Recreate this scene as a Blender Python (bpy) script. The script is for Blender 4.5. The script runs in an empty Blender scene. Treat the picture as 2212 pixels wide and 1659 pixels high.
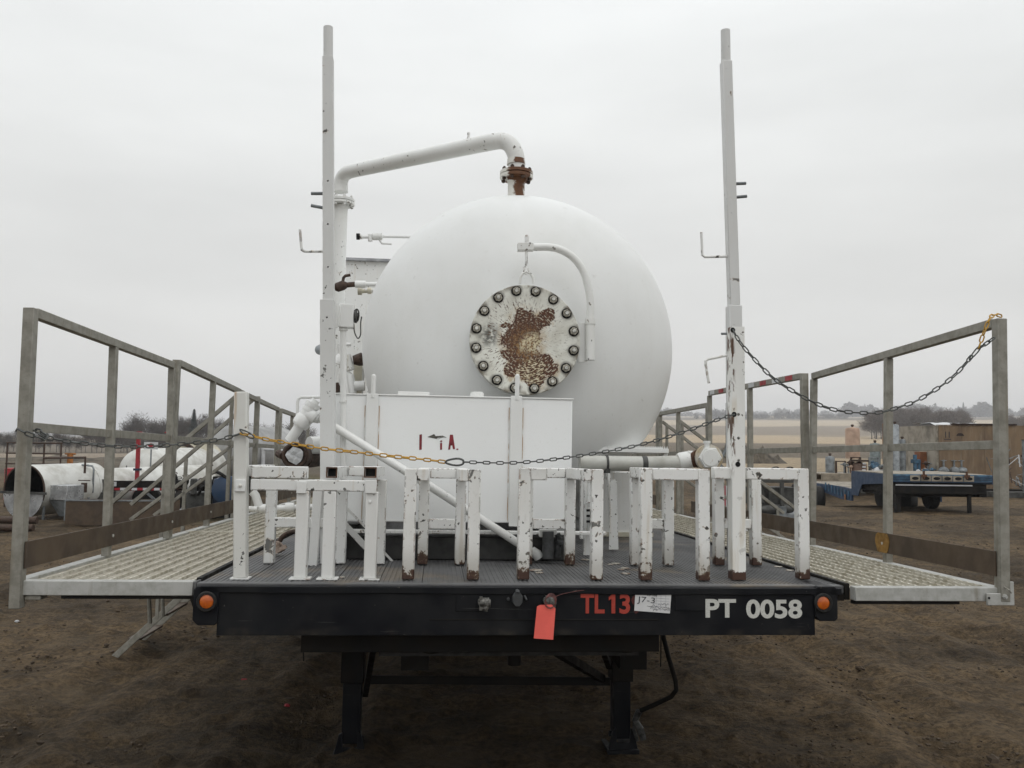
import bpy, math, random
import numpy as np
from mathutils import Vector, Matrix, noise
random.seed(7); rng = np.random.default_rng(7)
SC = bpy.context.scene; COL = SC.collection
R = math.radians

# ------------------------------------------------------------------ camera (photo calibrated: 2212 x 1659 view units)
F_, CU, CV = 1840.0, 1106.0, 829.5
H = 1.75
def cray(u, v): return Vector(((u-CU), -(v-CV), -F_))
upc = cray(2212, 964).cross(cray(0, 938)).normalized()      # horizon line
if upc.y < 0: upc = -upc
fwd = (Vector((0, 0, -1)) - upc*upc.dot(Vector((0, 0, -1)))).normalized()
rgt = fwd.cross(upc).normalized()
CR = Matrix((rgt, fwd, upc))                                 # camera coords -> world coords
cam_d = bpy.data.cameras.new('camera'); cam = bpy.data.objects.new('camera', cam_d); COL.objects.link(cam)
cam_d.sensor_width = 36; cam_d.lens = 36*F_/2212; cam_d.clip_start = .05; cam_d.clip_end = 12000
cam.matrix_world = Matrix.Translation((0, 0, H)) @ CR.to_4x4()
SC.camera = cam

# ------------------------------------------------------------------ sky, sun, exposure
W = bpy.data.worlds.new('World'); SC.world = W; W.use_nodes = True
wt = W.node_tree; wt.nodes.clear()
SUN_EL, SUN_AZ = R(58), R(150)
def wn(t): return wt.nodes.new(t)
wo = wn('ShaderNodeOutputWorld'); wb = wn('ShaderNodeBackground'); wb.inputs['Strength'].default_value = .1
sky = wn('ShaderNodeTexSky'); sky.sky_type = 'NISHITA'; sky.sun_disc = False
sky.sun_elevation = SUN_EL; sky.sun_rotation = SUN_AZ; sky.dust_density = 4
tc = wn('ShaderNodeTexCoord'); sp = wn('ShaderNodeSeparateXYZ'); wt.links.new(tc.outputs['Generated'], sp.inputs[0])
rp = wn('ShaderNodeValToRGB'); cr = rp.color_ramp
cr.elements[0].position = 0; cr.elements[0].color = (.758, .757, .738, 1)
cr.elements[1].position = 1; cr.elements[1].color = (1.30, 1.33, 1.35, 1)
for p, c in ((.06, (.768, .768, .75, 1)), (.22, (.83, .836, .82, 1)), (.42, (.955, .973, .965, 1)), (.6, (1.1, 1.13, 1.14, 1))):
    e = cr.elements.new(p); e.color = c
wt.links.new(sp.outputs['Z'], rp.inputs[0])
mp = wn('ShaderNodeMapping'); mp.inputs['Scale'].default_value = (1.2, 1.2, 5); wt.links.new(tc.outputs['Generated'], mp.inputs[0])
nz = wn('ShaderNodeTexNoise'); nz.inputs['Scale'].default_value = 1.6; nz.inputs['Detail'].default_value = 5; nz.inputs['Roughness'].default_value = .5
wt.links.new(mp.outputs[0], nz.inputs['Vector'])
mr = wn('ShaderNodeMapRange'); mr.inputs['From Min'].default_value = .3; mr.inputs['From Max'].default_value = .7
mr.inputs['To Min'].default_value = 9.0; mr.inputs['To Max'].default_value = 10.6; wt.links.new(nz.outputs[0], mr.inputs[0])
vm = wn('ShaderNodeVectorMath'); vm.operation = 'SCALE'; wt.links.new(rp.outputs[0], vm.inputs[0]); wt.links.new(mr.outputs[0], vm.inputs['Scale'])
mx = wn('ShaderNodeMix'); mx.data_type = 'RGBA'; mx.inputs[0].default_value = .96
wt.links.new(sky.outputs[0], mx.inputs[6]); wt.links.new(vm.outputs[0], mx.inputs[7])
wt.links.new(mx.outputs[2], wb.inputs[0]); wt.links.new(wb.outputs[0], wo.inputs[0])

sd = bpy.data.lights.new('sun', 'SUN'); sd.energy = .5; sd.angle = R(40); sd.color = (1, .97, .93)
so = bpy.data.objects.new('sun', sd); COL.objects.link(so)
sdir = Vector((math.sin(SUN_AZ)*math.cos(SUN_EL), math.cos(SUN_AZ)*math.cos(SUN_EL), math.sin(SUN_EL)))
so.rotation_euler = sdir.to_track_quat('Z', 'Y').to_euler(); so.location = (0, -5, 30)
SC.render.engine = 'CYCLES'
SC.view_settings.view_transform = 'Standard'; SC.view_settings.look = 'None'
SC.view_settings.exposure = 0; SC.view_settings.gamma = 1; SC.view_settings.use_curve_mapping = False
SC.cycles.volume_bounces = 1; SC.cycles.max_bounces = 6; SC.cycles.transparent_max_bounces = 12

# ------------------------------------------------------------------ trailer frame (camera coords of the photo: right, down, forward)
xt = Vector((.99613179, .02422, .084468)); yt = Vector((-.08629216, .0881798, .99235981)); zt = Vector((.01658658, -.99581008, .0899287))
OT = Vector((.06092149, .81160121, 3.44409871))
tocam = lambda a: Vector((a.x, -a.y, -a.z))
def wdir(a): return CR @ tocam(a)
T = Matrix.Identity(4)
for i, a in enumerate((xt, yt, zt)):
    w = wdir(a); T[0][i], T[1][i], T[2][i] = w
o_ = wdir(OT) + Vector((0, 0, H)); T[0][3], T[1][3], T[2][3] = o_
Ti = T.inverted()
def tp(u, v, Y):
    "photo point -> trailer coordinates on the plane y=Y"
    r = Vector((u-CU, v-CV, F_)); t = (Y+OT.dot(yt))/r.dot(yt); p = r*t-OT
    return Vector((p.dot(xt), Y, p.dot(zt)))
def gp(u, d, v=None):
    "world point at depth d, column u (and row v, else on the terrain)"
    vv = 960 if v is None else v
    r = CR @ cray(u, vv); k = d/r.y; p = r*k + Vector((0, 0, H))
    if v is None: p.z = terr(p.x, p.y)
    return p

# ------------------------------------------------------------------ mesh builder
class MB:
    def __init__(s): s.v = []; s.f = []; s.m = []; s.mi = 0
    def add(s, vs, fs):
        o = len(s.v); s.v += [tuple(p) for p in vs]; s.f += [tuple(i+o for i in f) for f in fs]; s.m += [s.mi]*len(fs); return s
    def box(s, x0, x1, y0, y1, z0, z1):
        return s.add([(x, y, z) for z in (z0, z1) for y in (y0, y1) for x in (x0, x1)],
                     [(0, 2, 3, 1), (4, 5, 7, 6), (0, 1, 5, 4), (2, 6, 7, 3), (0, 4, 6, 2), (1, 3, 7, 5)])
    def bar(s, p0, p1, w, d=None, up=(0, 0, 1), ext=0, tw=None):
        p0 = Vector(p0); p1 = Vector(p1); d = d or w
        a = (p1-p0).normalized(); p0 = p0-a*ext; p1 = p1+a*ext
        up = Vector(up)
        if abs(a.dot(up.normalized())) > .97: up = Vector((0, 1, 0)) if abs(a.y) < .9 else Vector((1, 0, 0))
        sd_ = a.cross(up).normalized(); u2 = sd_.cross(a).normalized()
        k = tw or 1
        vs = [p0+sd_*(x*w/2)+u2*(y*d/2) for x, y in ((-1, -1), (1, -1), (1, 1), (-1, 1))] + [p1+sd_*(x*w*k/2)+u2*(y*d*k/2) for x, y in ((-1, -1), (1, -1), (1, 1), (-1, 1))]
        return s.add(vs, [(0, 3, 2, 1), (4, 5, 6, 7), (0, 1, 5, 4), (1, 2, 6, 5), (2, 3, 7, 6), (3, 0, 4, 7)])
    def tube(s, pts, r, n=12, caps=True, closed=False):
        pts = [Vector(p) for p in pts]; m = len(pts); rs = r if isinstance(r, (list, tuple)) else [r]*m
        vs = []; tp_ = None; nrm = None
        for i, p in enumerate(pts):
            if closed: t = (pts[(i+1) % m]-pts[i-1]).normalized()
            else: t = (pts[min(i+1, m-1)]-pts[max(i-1, 0)]).normalized()
            if nrm is None:
                a = Vector((0, 0, 1)) if abs(t.z) < .9 else Vector((1, 0, 0)); nrm = t.cross(a).normalized()
            else: nrm = (nrm-t*nrm.dot(t)).normalized()
            b = t.cross(nrm)
            for k in range(n):
                an = 2*math.pi*k/n; vs.append(p+(nrm*math.cos(an)+b*math.sin(an))*rs[i])
        fs = []
        for i in range(m if closed else m-1):
            for k in range(n):
                j = (i+1) % m; fs.append((i*n+k, i*n+(k+1) % n, j*n+(k+1) % n, j*n+k))
        if caps and not closed: fs += [tuple(range(n))[::-1], tuple((m-1)*n+k for k in range(n))]
        return s.add(vs, fs)
    def cyl(s, p0, p1, r, n=16, r1=None): return s.tube([p0, p1], [r, r if r1 is None else r1], n)
    def lathe(s, prof, o, ax, n=32, caps=True):
        "prof: (radius, height along ax)"
        ax = Vector(ax).normalized(); a = Vector((0, 0, 1)) if abs(ax.z) < .9 else Vector((1, 0, 0))
        e1 = ax.cross(a).normalized(); e2 = ax.cross(e1); o = Vector(o); vs = []
        for r, h in prof:
            for k in range(n):
                an = 2*math.pi*k/n; vs.append(o+ax*h+(e1*math.cos(an)+e2*math.sin(an))*max(r, 1e-5))
        fs = [(i*n+k, i*n+(k+1) % n, (i+1)*n+(k+1) % n, (i+1)*n+k) for i in range(len(prof)-1) for k in range(n)]
        if caps: fs += [tuple(range(n))[::-1], tuple((len(prof)-1)*n+k for k in range(n))]
        return s.add(vs, fs)
    def prism(s, pts, vec):
        n = len(pts); vec = Vector(vec); vs = [Vector(p) for p in pts]; vs += [p+vec for p in vs]
        return s.add(vs, [tuple(range(n))[::-1], tuple(range(n, 2*n))]+[(i, (i+1) % n, (i+1) % n+n, i+n) for i in range(n)])
    def blob(s, c, rx, ry, rz, n=10, jit=.12, sd_=0):
        c = Vector(c); vs = []; fs = []; m = n//2+1
        for i in range(m+1):
            th = math.pi*i/m
            for k in range(n):
                an = 2*math.pi*k/n; d = Vector((math.sin(th)*math.cos(an), math.sin(th)*math.sin(an), math.cos(th)))
                j = 1+jit*2*(noise.noise(d*2.2+Vector((sd_, sd_*1.7, 3))))
                vs.append(c+Vector((d.x*rx, d.y*ry, d.z*rz))*j)
        for i in range(m):
            for k in range(n): fs.append((i*n+k, (i+1)*n+k, (i+1)*n+(k+1) % n, i*n+(k+1) % n))
        return s.add(vs, fs)
    def mesh(s, name, mats, base=(0, 0, 0), ang=32):
        me = bpy.data.meshes.new(name); b = Vector(base)
        me.from_pydata([(p[0]-b.x, p[1]-b.y, p[2]-b.z) for p in s.v], [], s.f)
        for m in (mats if isinstance(mats, (list, tuple)) else [mats]): me.materials.append(m)
        if any(s.m): me.polygons.foreach_set('material_index', s.m)
        me.polygons.foreach_set('use_smooth', [True]*len(s.f))
        me.set_sharp_from_angle(angle=R(ang)); me.update(); return me
    def build(s, name, mats, parent=None, bev=0, ang=32, label=None, kind=None, org=None):
        base = BASE.get(parent.name, Vector()) if parent else Vector()
        og = Vector(org) if org is not None else base
        me = s.mesh(name, mats, og, ang); o = bpy.data.objects.new(name, me); COL.objects.link(o)
        if parent: o.parent = parent; BASE[o.name] = og; o.location = og-base
        if bev:
            b = o.modifiers.new('bevel', 'BEVEL'); b.width = bev; b.segments = 2; b.limit_method = 'ANGLE'; b.angle_limit = R(40)
        if label: o['label'] = label
        if kind: o['kind'] = kind
        return o
BASE = {}
def thing(name, label, cat, base=(0, 0, 0), frame=None, group=None):
    o = bpy.data.objects.new(name, None); COL.objects.link(o); o.empty_display_size = .2
    Fm = T if frame is None else frame
    o.matrix_world = Fm @ Matrix.Translation(base); BASE[o.name] = Vector(base)
    o['label'] = label; o['category'] = cat
    if group: o['group'] = group
    return o
def tagm(o, label, cat, group=None, frame=None):
    o['label'] = label; o['category'] = cat
    if group: o['group'] = group
    if frame is not None: o.matrix_world = frame
    return o
def sub(parent, o_src, name, mat4):
    "linked-data copy placed at mat4 (parent-local)"
    o = bpy.data.objects.new(name, o_src); COL.objects.link(o); o.parent = parent; o.matrix_local = mat4; BASE[o.name] = Vector(); return o

# ------------------------------------------------------------------ materials
class NT:
    def __init__(s, name):
        s.mat = bpy.data.materials.new(name); s.mat.use_nodes = True; s.t = s.mat.node_tree
        s.b = s.t.nodes['Principled BSDF']; s.tc = s.n('ShaderNodeTexCoord')
    def n(s, t, **k):
        x = s.t.nodes.new(t)
        for a, b in k.items(): setattr(x, a, b)
        return x
    def l(s, a, b):
        if isinstance(a, bpy.types.NodeSocket): s.t.links.new(a, b)
        else: b.default_value = a
    def obj(s, rnd=True, scale=None):
        o = s.tc.outputs['Object']
        if rnd:
            oi = s.n('ShaderNodeObjectInfo'); m = s.math('MULTIPLY', oi.outputs['Random'], 13.7)
            cx = s.n('ShaderNodeCombineXYZ'); s.l(m, cx.inputs[0]); s.l(m, cx.inputs[1]); s.l(m, cx.inputs[2])
            a = s.n('ShaderNodeVectorMath', operation='ADD'); s.l(o, a.inputs[0]); s.l(cx.outputs[0], a.inputs[1]); o = a.outputs[0]
        if scale:
            a = s.n('ShaderNodeVectorMath', operation='MULTIPLY'); s.l(o, a.inputs[0]); a.inputs[1].default_value = scale; o = a.outputs[0]
        return o
    def math(s, op, a, b=0, c=0, clamp=False):
        x = s.n('ShaderNodeMath', operation=op); x.use_clamp = clamp; s.l(a, x.inputs[0]); s.l(b, x.inputs[1]); s.l(c, x.inputs[2]); return x.outputs[0]
    def noise(s, v, sc, det=4, ro=.55, dist=0):
        x = s.n('ShaderNodeTexNoise'); s.l(v, x.inputs['Vector']); x.inputs['Scale'].default_value = sc; x.inputs['Detail'].default_value = det
        x.inputs['Roughness'].default_value = ro; x.inputs['Distortion'].default_value = dist; return x.outputs[0]
    def ramp(s, v, lo, hi, a=0, b=1):
        x = s.n('ShaderNodeMapRange'); x.interpolation_type = 'SMOOTHSTEP'; s.l(v, x.inputs[0]); x.inputs[1].default_value = lo; x.inputs[2].default_value = hi
        x.inputs[3].default_value = a; x.inputs[4].default_value = b; return x.outputs[0]
    def mix(s, f, a, b):
        x = s.n('ShaderNodeMix', data_type='RGBA'); s.l(f, x.inputs[0])
        for c, i in ((a, 6), (b, 7)):
            s.l((*c, 1) if isinstance(c, tuple) and len(c) == 3 else c, x.inputs[i])
        return x.outputs[2]
    def bump(s, h, st=.3, d=.002):
        x = s.n('ShaderNodeBump'); x.inputs['Strength'].default_value = st; x.inputs['Distance'].default_value = d; s.l(h, x.inputs['Height']); s.l(x.outputs[0], s.b.inputs['Normal'])
    def z(s):
        x = s.n('ShaderNodeSeparateXYZ'); s.l(s.tc.outputs['Object'], x.inputs[0]); return x.outputs
    def out(s, col, rough=.5, metal=0, spec=None):
        s.l((*col, 1) if isinstance(col, tuple) else col, s.b.inputs['Base Color']); s.l(rough, s.b.inputs['Roughness']); s.l(metal, s.b.inputs['Metallic'])
        if spec is not None: s.b.inputs['Specular IOR Level'].default_value = spec
        return s.mat

RUST = (.10, .035, .015); RUST2 = (.20, .085, .03); STEELD = (.055, .052, .045)
def edge_mask(N, rad=.009):
    bv = N.n('ShaderNodeBevel'); bv.samples = 4; bv.inputs['Radius'].default_value = rad; g = N.n('ShaderNodeNewGeometry')
    d = N.n('ShaderNodeVectorMath', operation='DOT_PRODUCT'); N.l(bv.outputs[0], d.inputs[0]); N.l(g.outputs['True Normal'], d.inputs[1])
    return N.ramp(N.math('SUBTRACT', 1, d.outputs['Value']), .006, .07)
def white_paint(name, base=(.84, .845, .83), chip=.0, foot=0, dirt=.3, streak=0, rough=.42, rustedge=0, speck=0):
    N = NT(name); v = N.obj()
    c = N.mix(N.ramp(N.noise(v, 2.3, 5), .35, .75, 0, dirt), base, tuple(b*.78*k for b, k in zip(base, (1, .985, .93))))
    c = N.mix(N.ramp(N.noise(v, 60, 3), .58, .78, 0, .35*dirt+.05), c, (.42, .39, .33))
    if speck:
        c = N.mix(N.ramp(N.noise(v, 17, 5, .65), .66, .72, 0, .30), c, (.40, .39, .35)); c = N.mix(N.ramp(N.noise(N.obj(True, (5, 5, .7)), 1.2, 5, .6), .5, .75, 0, .12), c, (.55, .55, .50)); c = N.mix(N.ramp(N.noise(v, .9, 3), .4, .7, 0, .22), c, (.58, .59, .58))
    if streak:
        vs = N.obj(True, (38, 38, 1.3)); st = N.ramp(N.noise(vs, 1, 3), .60, .72, 0, streak)
        c = N.mix(st, c, (.42, .23, .08))
    if chip:
        n1 = N.math('ADD', N.noise(v, 15, 4, .55, .5), N.math('MULTIPLY', N.math('SUBTRACT', N.noise(v, 3.1, 2), .5), .35)); m = N.ramp(n1, .735-chip*.1, .745-chip*.1)
        edge = N.ramp(n1, .72-chip*.1, .735-chip*.1, 0, .5)
        sm = N.ramp(N.math('ADD', N.noise(v, 42, 3, .5), N.math('MULTIPLY', N.math('SUBTRACT', N.noise(v, 5, 2), .5), .3)), .735-chip*.09, .75-chip*.09); m = N.math('MAXIMUM', m, sm)
        n2 = N.noise(v, 7, 4, .6)
        col2 = N.mix(N.ramp(n2, .42, .58), STEELD, (.16, .16, .15))
        c = N.mix(edge, c, (.36, .22, .10)); c = N.mix(m, c, col2)
    if rustedge:
        em = edge_mask(N); ne = N.noise(v, 26, 4, .65); me_ = N.math('MULTIPLY', em, N.ramp(ne, .60-rustedge*.1, .63-rustedge*.1))
        c = N.mix(me_, c, N.mix(N.ramp(N.noise(v, 9, 3), .45, .6), (.07, .055, .045), (.20, .10, .05)))
        vs = N.obj(True, (30, 30, 1.6)); c = N.mix(N.ramp(N.noise(vs, 1.1, 3), .60, .74, 0, .38), c, (.52, .43, .30))
    if foot:
        z = N.z()[2]; ro = N.n('ShaderNodeObjectInfo'); zz = N.math('ADD', N.math('SUBTRACT', z, N.math('MULTIPLY', N.math('SUBTRACT', ro.outputs['Random'], .5), .045)), N.math('MULTIPLY', N.math('SUBTRACT', N.noise(v, 24, 5, .7), .5), .24))
        c = N.mix(N.ramp(z, .03, .17, .55, 0), c, (.30, .27, .22))
        c = N.mix(N.ramp(zz, foot*.75, foot*.75+.008, 1, 0), c, (.11, .07, .042))
        c = N.mix(N.ramp(zz, foot*.5, foot*.56, 1, 0), c, (.055, .025, .016))
    N.bump(N.noise(v, 140, 2), .12, .001)
    return N.out(c, N.ramp(N.noise(v, 9, 3), .3, .7, rough-.07, rough+.12))
M_W = white_paint('white_paint', (.79, .795, .78), dirt=.25)
M_POLE = white_paint('white_pole_paint', (.66, .665, .655), dirt=.3, chip=.1)
M_WC = white_paint('white_paint_chipped', (.83, .83, .81), chip=.66, foot=.043, dirt=.5, rustedge=.75)
M_WA = white_paint('white_paint_rust_streaked', (.84, .84, .82), chip=.2, dirt=.35, streak=.25)
M_WL = white_paint('white_paint_worn', (.78, .785, .77), chip=.45, dirt=.5, rustedge=.55)
M_WV = white_paint('white_tank_paint', (.78, .79, .78), dirt=.3, rough=.42, speck=1)
M_WP = white_paint('white_pipe_paint', (.78, .785, .765), chip=.34, dirt=.35)
M_WBOX = white_paint('white_box_paint', (.86, .87, .865), dirt=.15, chip=.0)
def white_rusty():
    N = NT('white_paint_rust_weeping'); v = N.obj(); z = N.z()[0]
    up_ = N.ramp(N.z()[2], .42, .55); n1 = N.noise(v, 24, 4, .55); c = N.mix(N.math('MULTIPLY', N.ramp(n1, .64, .66), N.math('ADD', .25, N.math('MULTIPLY', up_, .75))), (.84, .84, .81), (.06, .045, .035))
    ns = N.noise(N.obj(True, (30, 30, 5)), 1, 4, .6)
    side = N.ramp(N.math('ADD', z, N.math('MULTIPLY', ns, .03)), -.006, .002, 1, 0)
    c = N.mix(N.math('MULTIPLY', N.math('MULTIPLY', side, up_), N.ramp(N.noise(N.obj(True, (30, 30, 11)), 1, 4, .6), .48, .55)), c, (.10, .05, .028))
    c = N.mix(N.ramp(N.noise(N.obj(True, (20, 20, 3)), 1, 3), .55, .7, 0, .3), c, (.5, .38, .2))
    zz = N.math('ADD', N.z()[2], N.math('MULTIPLY', N.math('SUBTRACT', N.noise(v, 32, 4, .6), .5), .06))
    c = N.mix(N.ramp(zz, .036, .042, 1, 0), c, (.06, .025, .014))
    N.bump(n1, .2, .001); return N.out(c, .5)
M_WR = white_rusty()
def plain(name, col, rough=.5, metal=0, var=.25, sc=8, col2=None, bump=0):
    N = NT(name); v = N.obj(); c2 = col2 or tuple(x*(1-var*1.6) for x in col)
    c = N.mix(N.ramp(N.noise(v, sc, 5, .6), .35, .7), col, c2)
    if bump: N.bump(N.noise(v, sc*8, 3), .5, bump)
    return N.out(c, N.ramp(N.noise(v, sc*2, 3), .3, .7, max(.05, rough-.1), min(1, rough+.15)), metal)
def galv(name='galvanised_steel', col=(.30, .288, .25), col2=(.20, .19, .16)):
    N = NT(name); v = N.obj(); c = N.mix(N.ramp(N.noise(v, 18, 5, .65), .35, .7), col, col2)
    c = N.mix(N.ramp(N.noise(N.obj(True, (30, 30, 2)), 1, 4), .55, .75, 0, .45), c, (.17, .14, .09))
    c = N.mix(N.ramp(N.noise(v, 95, 3), .68, .74, 0, .5), c, (.09, .08, .07))
    N.bump(N.noise(v, 80, 3), .2, .001); return N.out(c, .55, .12)
M_G = galv()
M_AL = galv('aluminium_edge', (.46, .46, .44), (.34, .34, .31))
M_BRN = plain('brown_steel', (.085, .058, .036), .6, 0, .3, 5, (.058, .04, .027), .001)
M_BLK = plain('black_frame_paint', (.004, .0048, .0075), .42, 0, .3, 6, (.009, .0095, .011), .0008)
M_BLK.node_tree.nodes['Principled BSDF'].inputs['Specular IOR Level'].default_value = .22
def scuff(mat, dust=.35):
    N = NT.__new__(NT); N.mat = mat; N.t = mat.node_tree; N.b = N.t.nodes['Principled BSDF']; N.tc = N.n('ShaderNodeTexCoord'); src = N.b.inputs['Base Color'].links[0].from_socket
    v = N.obj(False); c = N.mix(N.ramp(N.noise(N.obj(False, (2, 8, 60)), 1.5, 5, .7), .64, .72, 0, .5), src, (.10, .10, .095))
    c = N.mix(N.ramp(N.noise(v, 34, 5, .7), .68, .73, 0, .7), c, (.15, .14, .12)); z = N.z()[2]
    c = N.mix(N.math('MULTIPLY', N.ramp(N.math('ADD', z, N.math('MULTIPLY', N.math('SUBTRACT', N.noise(v, 9, 4), .5), .05)), -.185, -.165, 1, 0), N.ramp(N.noise(v, 5, 4), .48, .66, 0, .45)), c, (.06, .05, .036)); c = N.mix(N.ramp(N.noise(v, 2.2, 5, .65), .45, .75, 0, dust), c, (.035, .035, .034)); N.l(c, N.b.inputs['Base Color'])
scuff(M_BLK)
M_BLK2 = plain('dirty_black_steel', (.007, .0066, .0066), .6, 0, .3, 7, (.017, .014, .011), .001)
M_BLK2.node_tree.nodes['Principled BSDF'].inputs['Specular IOR Level'].default_value = .2
M_DARK = plain('dark_interior', (.006, .006, .006), .9)
M_NUT = plain('weathered_nut', (.42, .40, .34), .55, .1, .4, 90, (.14, .12, .09), .001)
M_STUD = plain('bare_stud', (.70, .69, .64), .45, .1, .3, 60)
M_RUST = plain('rusty_steel', (.13, .06, .03), .75, 0, .4, 30, (.06, .028, .016), .001)
M_RUSTB = plain('brown_rusted_fitting', (.07, .04, .026), .65, .1, .4, 40, (.03, .018, .013), .001)
M_CH = plain('chain_steel', (.11, .115, .11), .45, .5, .3, 50)
M_YEL = plain('yellow_chain_coating', (.55, .30, .02), .5, 0, .3, 40, (.36, .20, .03))
M_TAG = plain('coral_tag_plastic', (.85, .13, .10), .6, 0, .08, 5)
M_PAPER = plain('paper_label', (.66, .66, .66), .7, 0, .05, 10)
M_INK = plain('ink', (.03, .03, .04), .6)
M_LRED = plain('red_lettering', (.42, .05, .03), .55, 0, .15, 30)
M_LWHT = plain('white_lettering', (.60, .60, .56), .5, 0, .12, 20)
M_LTR = plain('dark_red_lettering', (.26, .02, .03), .5, 0, .3, 30)
M_RUB = plain('black_rubber', (.014, .013, .012), .8, 0, .3, 20)
M_BLUE = plain('blue_trailer_paint', (.014, .042, .095), .5, 0, .4, 3, (.03, .05, .09), .001)
M_BLUE2 = plain('light_blue_paint', (.06, .15, .24), .5, 0, .5, 6, (.03, .06, .09))
M_WOODD = plain('weathered_deck_boards', (.34, .30, .24), .8, 0, .35, 4)
M_TAN = plain('tan_paint', (.48, .33, .24), .6, 0, .2, 4)
M_BEI = plain('beige_skid_paint', (.33, .28, .21), .6, 0, .3, 4)
M_GREY = plain('grey_equipment', (.24, .26, .27), .5, .2, .35, 5)
M_SILV = plain('silver_vessel', (.38, .41, .43), .45, .3, .25, 6)
M_DGREY = plain('dark_grey_equipment', (.07, .07, .065), .6, 0, .4, 5)
M_CREAM = plain('cream_paint', (.66, .62, .50), .5, 0, .2, 3)
M_FOIL = plain('silver_foil', (.52, .53, .54), .35, .7, .3, 6, None, .01)
M_RED = plain('red_paint', (.35, .02, .03), .5, 0, .2, 9)
M_ORG = plain('orange_rust_paint', (.40, .15, .03), .6, 0, .4, 6)
M_TARP = plain('pale_tarp', (.60, .61, .62), .6, 0, .15, 5, None, .01)
M_NAVY = plain('navy_paint', (.02, .035, .07), .5, 0, .3, 6)
M_TRIM = plain('brown_trim', (.035, .02, .014), .7)

def m_vessel_flange():
    N = NT('manway_cover_rust'); o = N.tc.outputs['Object']
    sx = N.n('ShaderNodeSeparateXYZ'); N.l(o, sx.inputs[0]); x, _, z = sx.outputs
    M_ = N.math; S = lambda a, b: M_('SUBTRACT', a, b)
    r = M_('SQRT', M_('ADD', M_('MULTIPLY', x, x), M_('MULTIPLY', z, z))); an = M_('ARCTAN2', x, z)
    n1 = N.noise(o, 9, 5, .6); n2 = N.noise(o, 48, 5, .7); n3 = N.noise(N.obj(False, (1, 1, 1.01)), 10.3, 5, .6)
    wx = M_('ADD', x, M_('MULTIPLY', S(n1, .5), .09)); wz = M_('ADD', z, M_('MULTIPLY', S(n3, .5), .09))
    def ell(cx, cz, ra, rb, px=None, pz=None):
        a = M_('DIVIDE', S(px or wx, cx), ra); b = M_('DIVIDE', S(pz or wz, cz), rb); return M_('SQRT', M_('ADD', M_('MULTIPLY', a, a), M_('MULTIPLY', b, b)))
    rr = None
    for e in ((.007, .07, .085, .10), (-.03, .135, .035, .05), (.12, .137, .042, .048), (.075, .10, .06, .04), (-.115, .075, .035, .02), (-.02, 0, .115, .08), (0, -.10, .10, .075), (-.08, -.18, .038, .045), (.145, -.165, .052, .045), (.10, -.12, .06, .04), (-.10, -.095, .045, .035), (.05, -.19, .075, .09)):
        q = ell(*e); rr = q if rr is None else M_('MINIMUM', rr, q)
    rr = M_('ADD', rr, M_('MULTIPLY', S(n2, .5), 1.1))
    m = N.ramp(rr, .98, 1.03, 1, 0); halo = N.ramp(rr, 1.0, 1.6, .6, 0)
    # chisel marks: short dashes along circles and rays
    pol = N.n('ShaderNodeCombineXYZ'); N.l(M_('MULTIPLY', an, 26), pol.inputs[0]); N.l(M_('MULTIPLY', r, 30), pol.inputs[1]); dash = N.noise(pol.outputs[0], 1.0, 4, .6)
    pol2 = N.n('ShaderNodeCombineXYZ'); N.l(M_('MULTIPLY', an, 9), pol2.inputs[0]); N.l(M_('MULTIPLY', r, 120), pol2.inputs[1]); arcs = N.noise(pol2.outputs[0], 1.0, 4, .6)
    left = N.ramp(x, -.02, .10, 1, .35)
    dm = M_('MULTIPLY', M_('MULTIPLY', N.ramp(dash, .575, .60), N.ramp(M_('ADD', r, M_('MULTIPLY', n1, .14)), .29, .36, 1, 0)), left)
    sp_ = M_('MULTIPLY', N.ramp(n2, .62, .64), N.ramp(r, .26, .32, .9, 0)); m2 = M_('MAXIMUM', dm, sp_)
    rust = N.mix(N.ramp(N.noise(o, 60, 4), .35, .65), (.105, .040, .018), (.055, .024, .014))
    rust = N.mix(M_('MULTIPLY', N.ramp(ell(.0, -.03, .13, .15, x, z), .2, 1.0, .9, 0), N.ramp(N.noise(o, 44, 6, .78), .47, .55)), rust, (.25, .135, .045))
    core = M_('MULTIPLY', N.ramp(ell(.04, -.02, .075, .07, wx, wz), .45, 1.15, 1, 0), N.ramp(N.noise(o, 62, 6, .8), .46, .53)); rust = N.mix(core, rust, (.60, .53, .36))
    low = M_('MULTIPLY', N.ramp(ell(.045, -.19, .08, .085, wx, wz), .7, 1.1, 1, 0), N.ramp(arcs, .49, .55, 0, .85)); rust = N.mix(low, rust, (.60, .52, .33))
    rust = N.mix(M_('MULTIPLY', N.ramp(arcs, .545, .585, 0, .75), N.ramp(ell(0, 0, .2, .2, x, z), .3, .9, .25, 1)), rust, (.60, .56, .45))
    base = N.mix(N.ramp(N.noise(o, 9, 4), .40, .72, 0, .7), (.70, .70, .64), (.50, .48, .41))
    sm = M_('MULTIPLY', N.ramp(ell(-.205, .02, .065, .085, wx, wz), .2, 1.25, .92, 0), N.ramp(N.noise(o, 34, 5, .7), .34, .56)); base = N.mix(sm, base, (.07, .07, .062))
    base = N.mix(M_('MULTIPLY', halo, N.ramp(n1, .38, .6)), base, (.40, .27, .12))
    # grime round and under every bolt, and along the rim
    t = M_('FRACT', M_('DIVIDE', an, math.pi/8)); da = M_('MULTIPLY', S(t, .5), math.pi/8*.29); dr = S(M_('ADD', r, M_('MULTIPLY', z, -.02)), .2915)
    db = M_('ADD', M_('SQRT', M_('ADD', M_('MULTIPLY', da, da), M_('MULTIPLY', dr, dr))), M_('MULTIPLY', S(n3, .5), .035)); base = N.mix(N.ramp(db, .026, .046, .75, 0), base, (.10, .09, .07))
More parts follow.
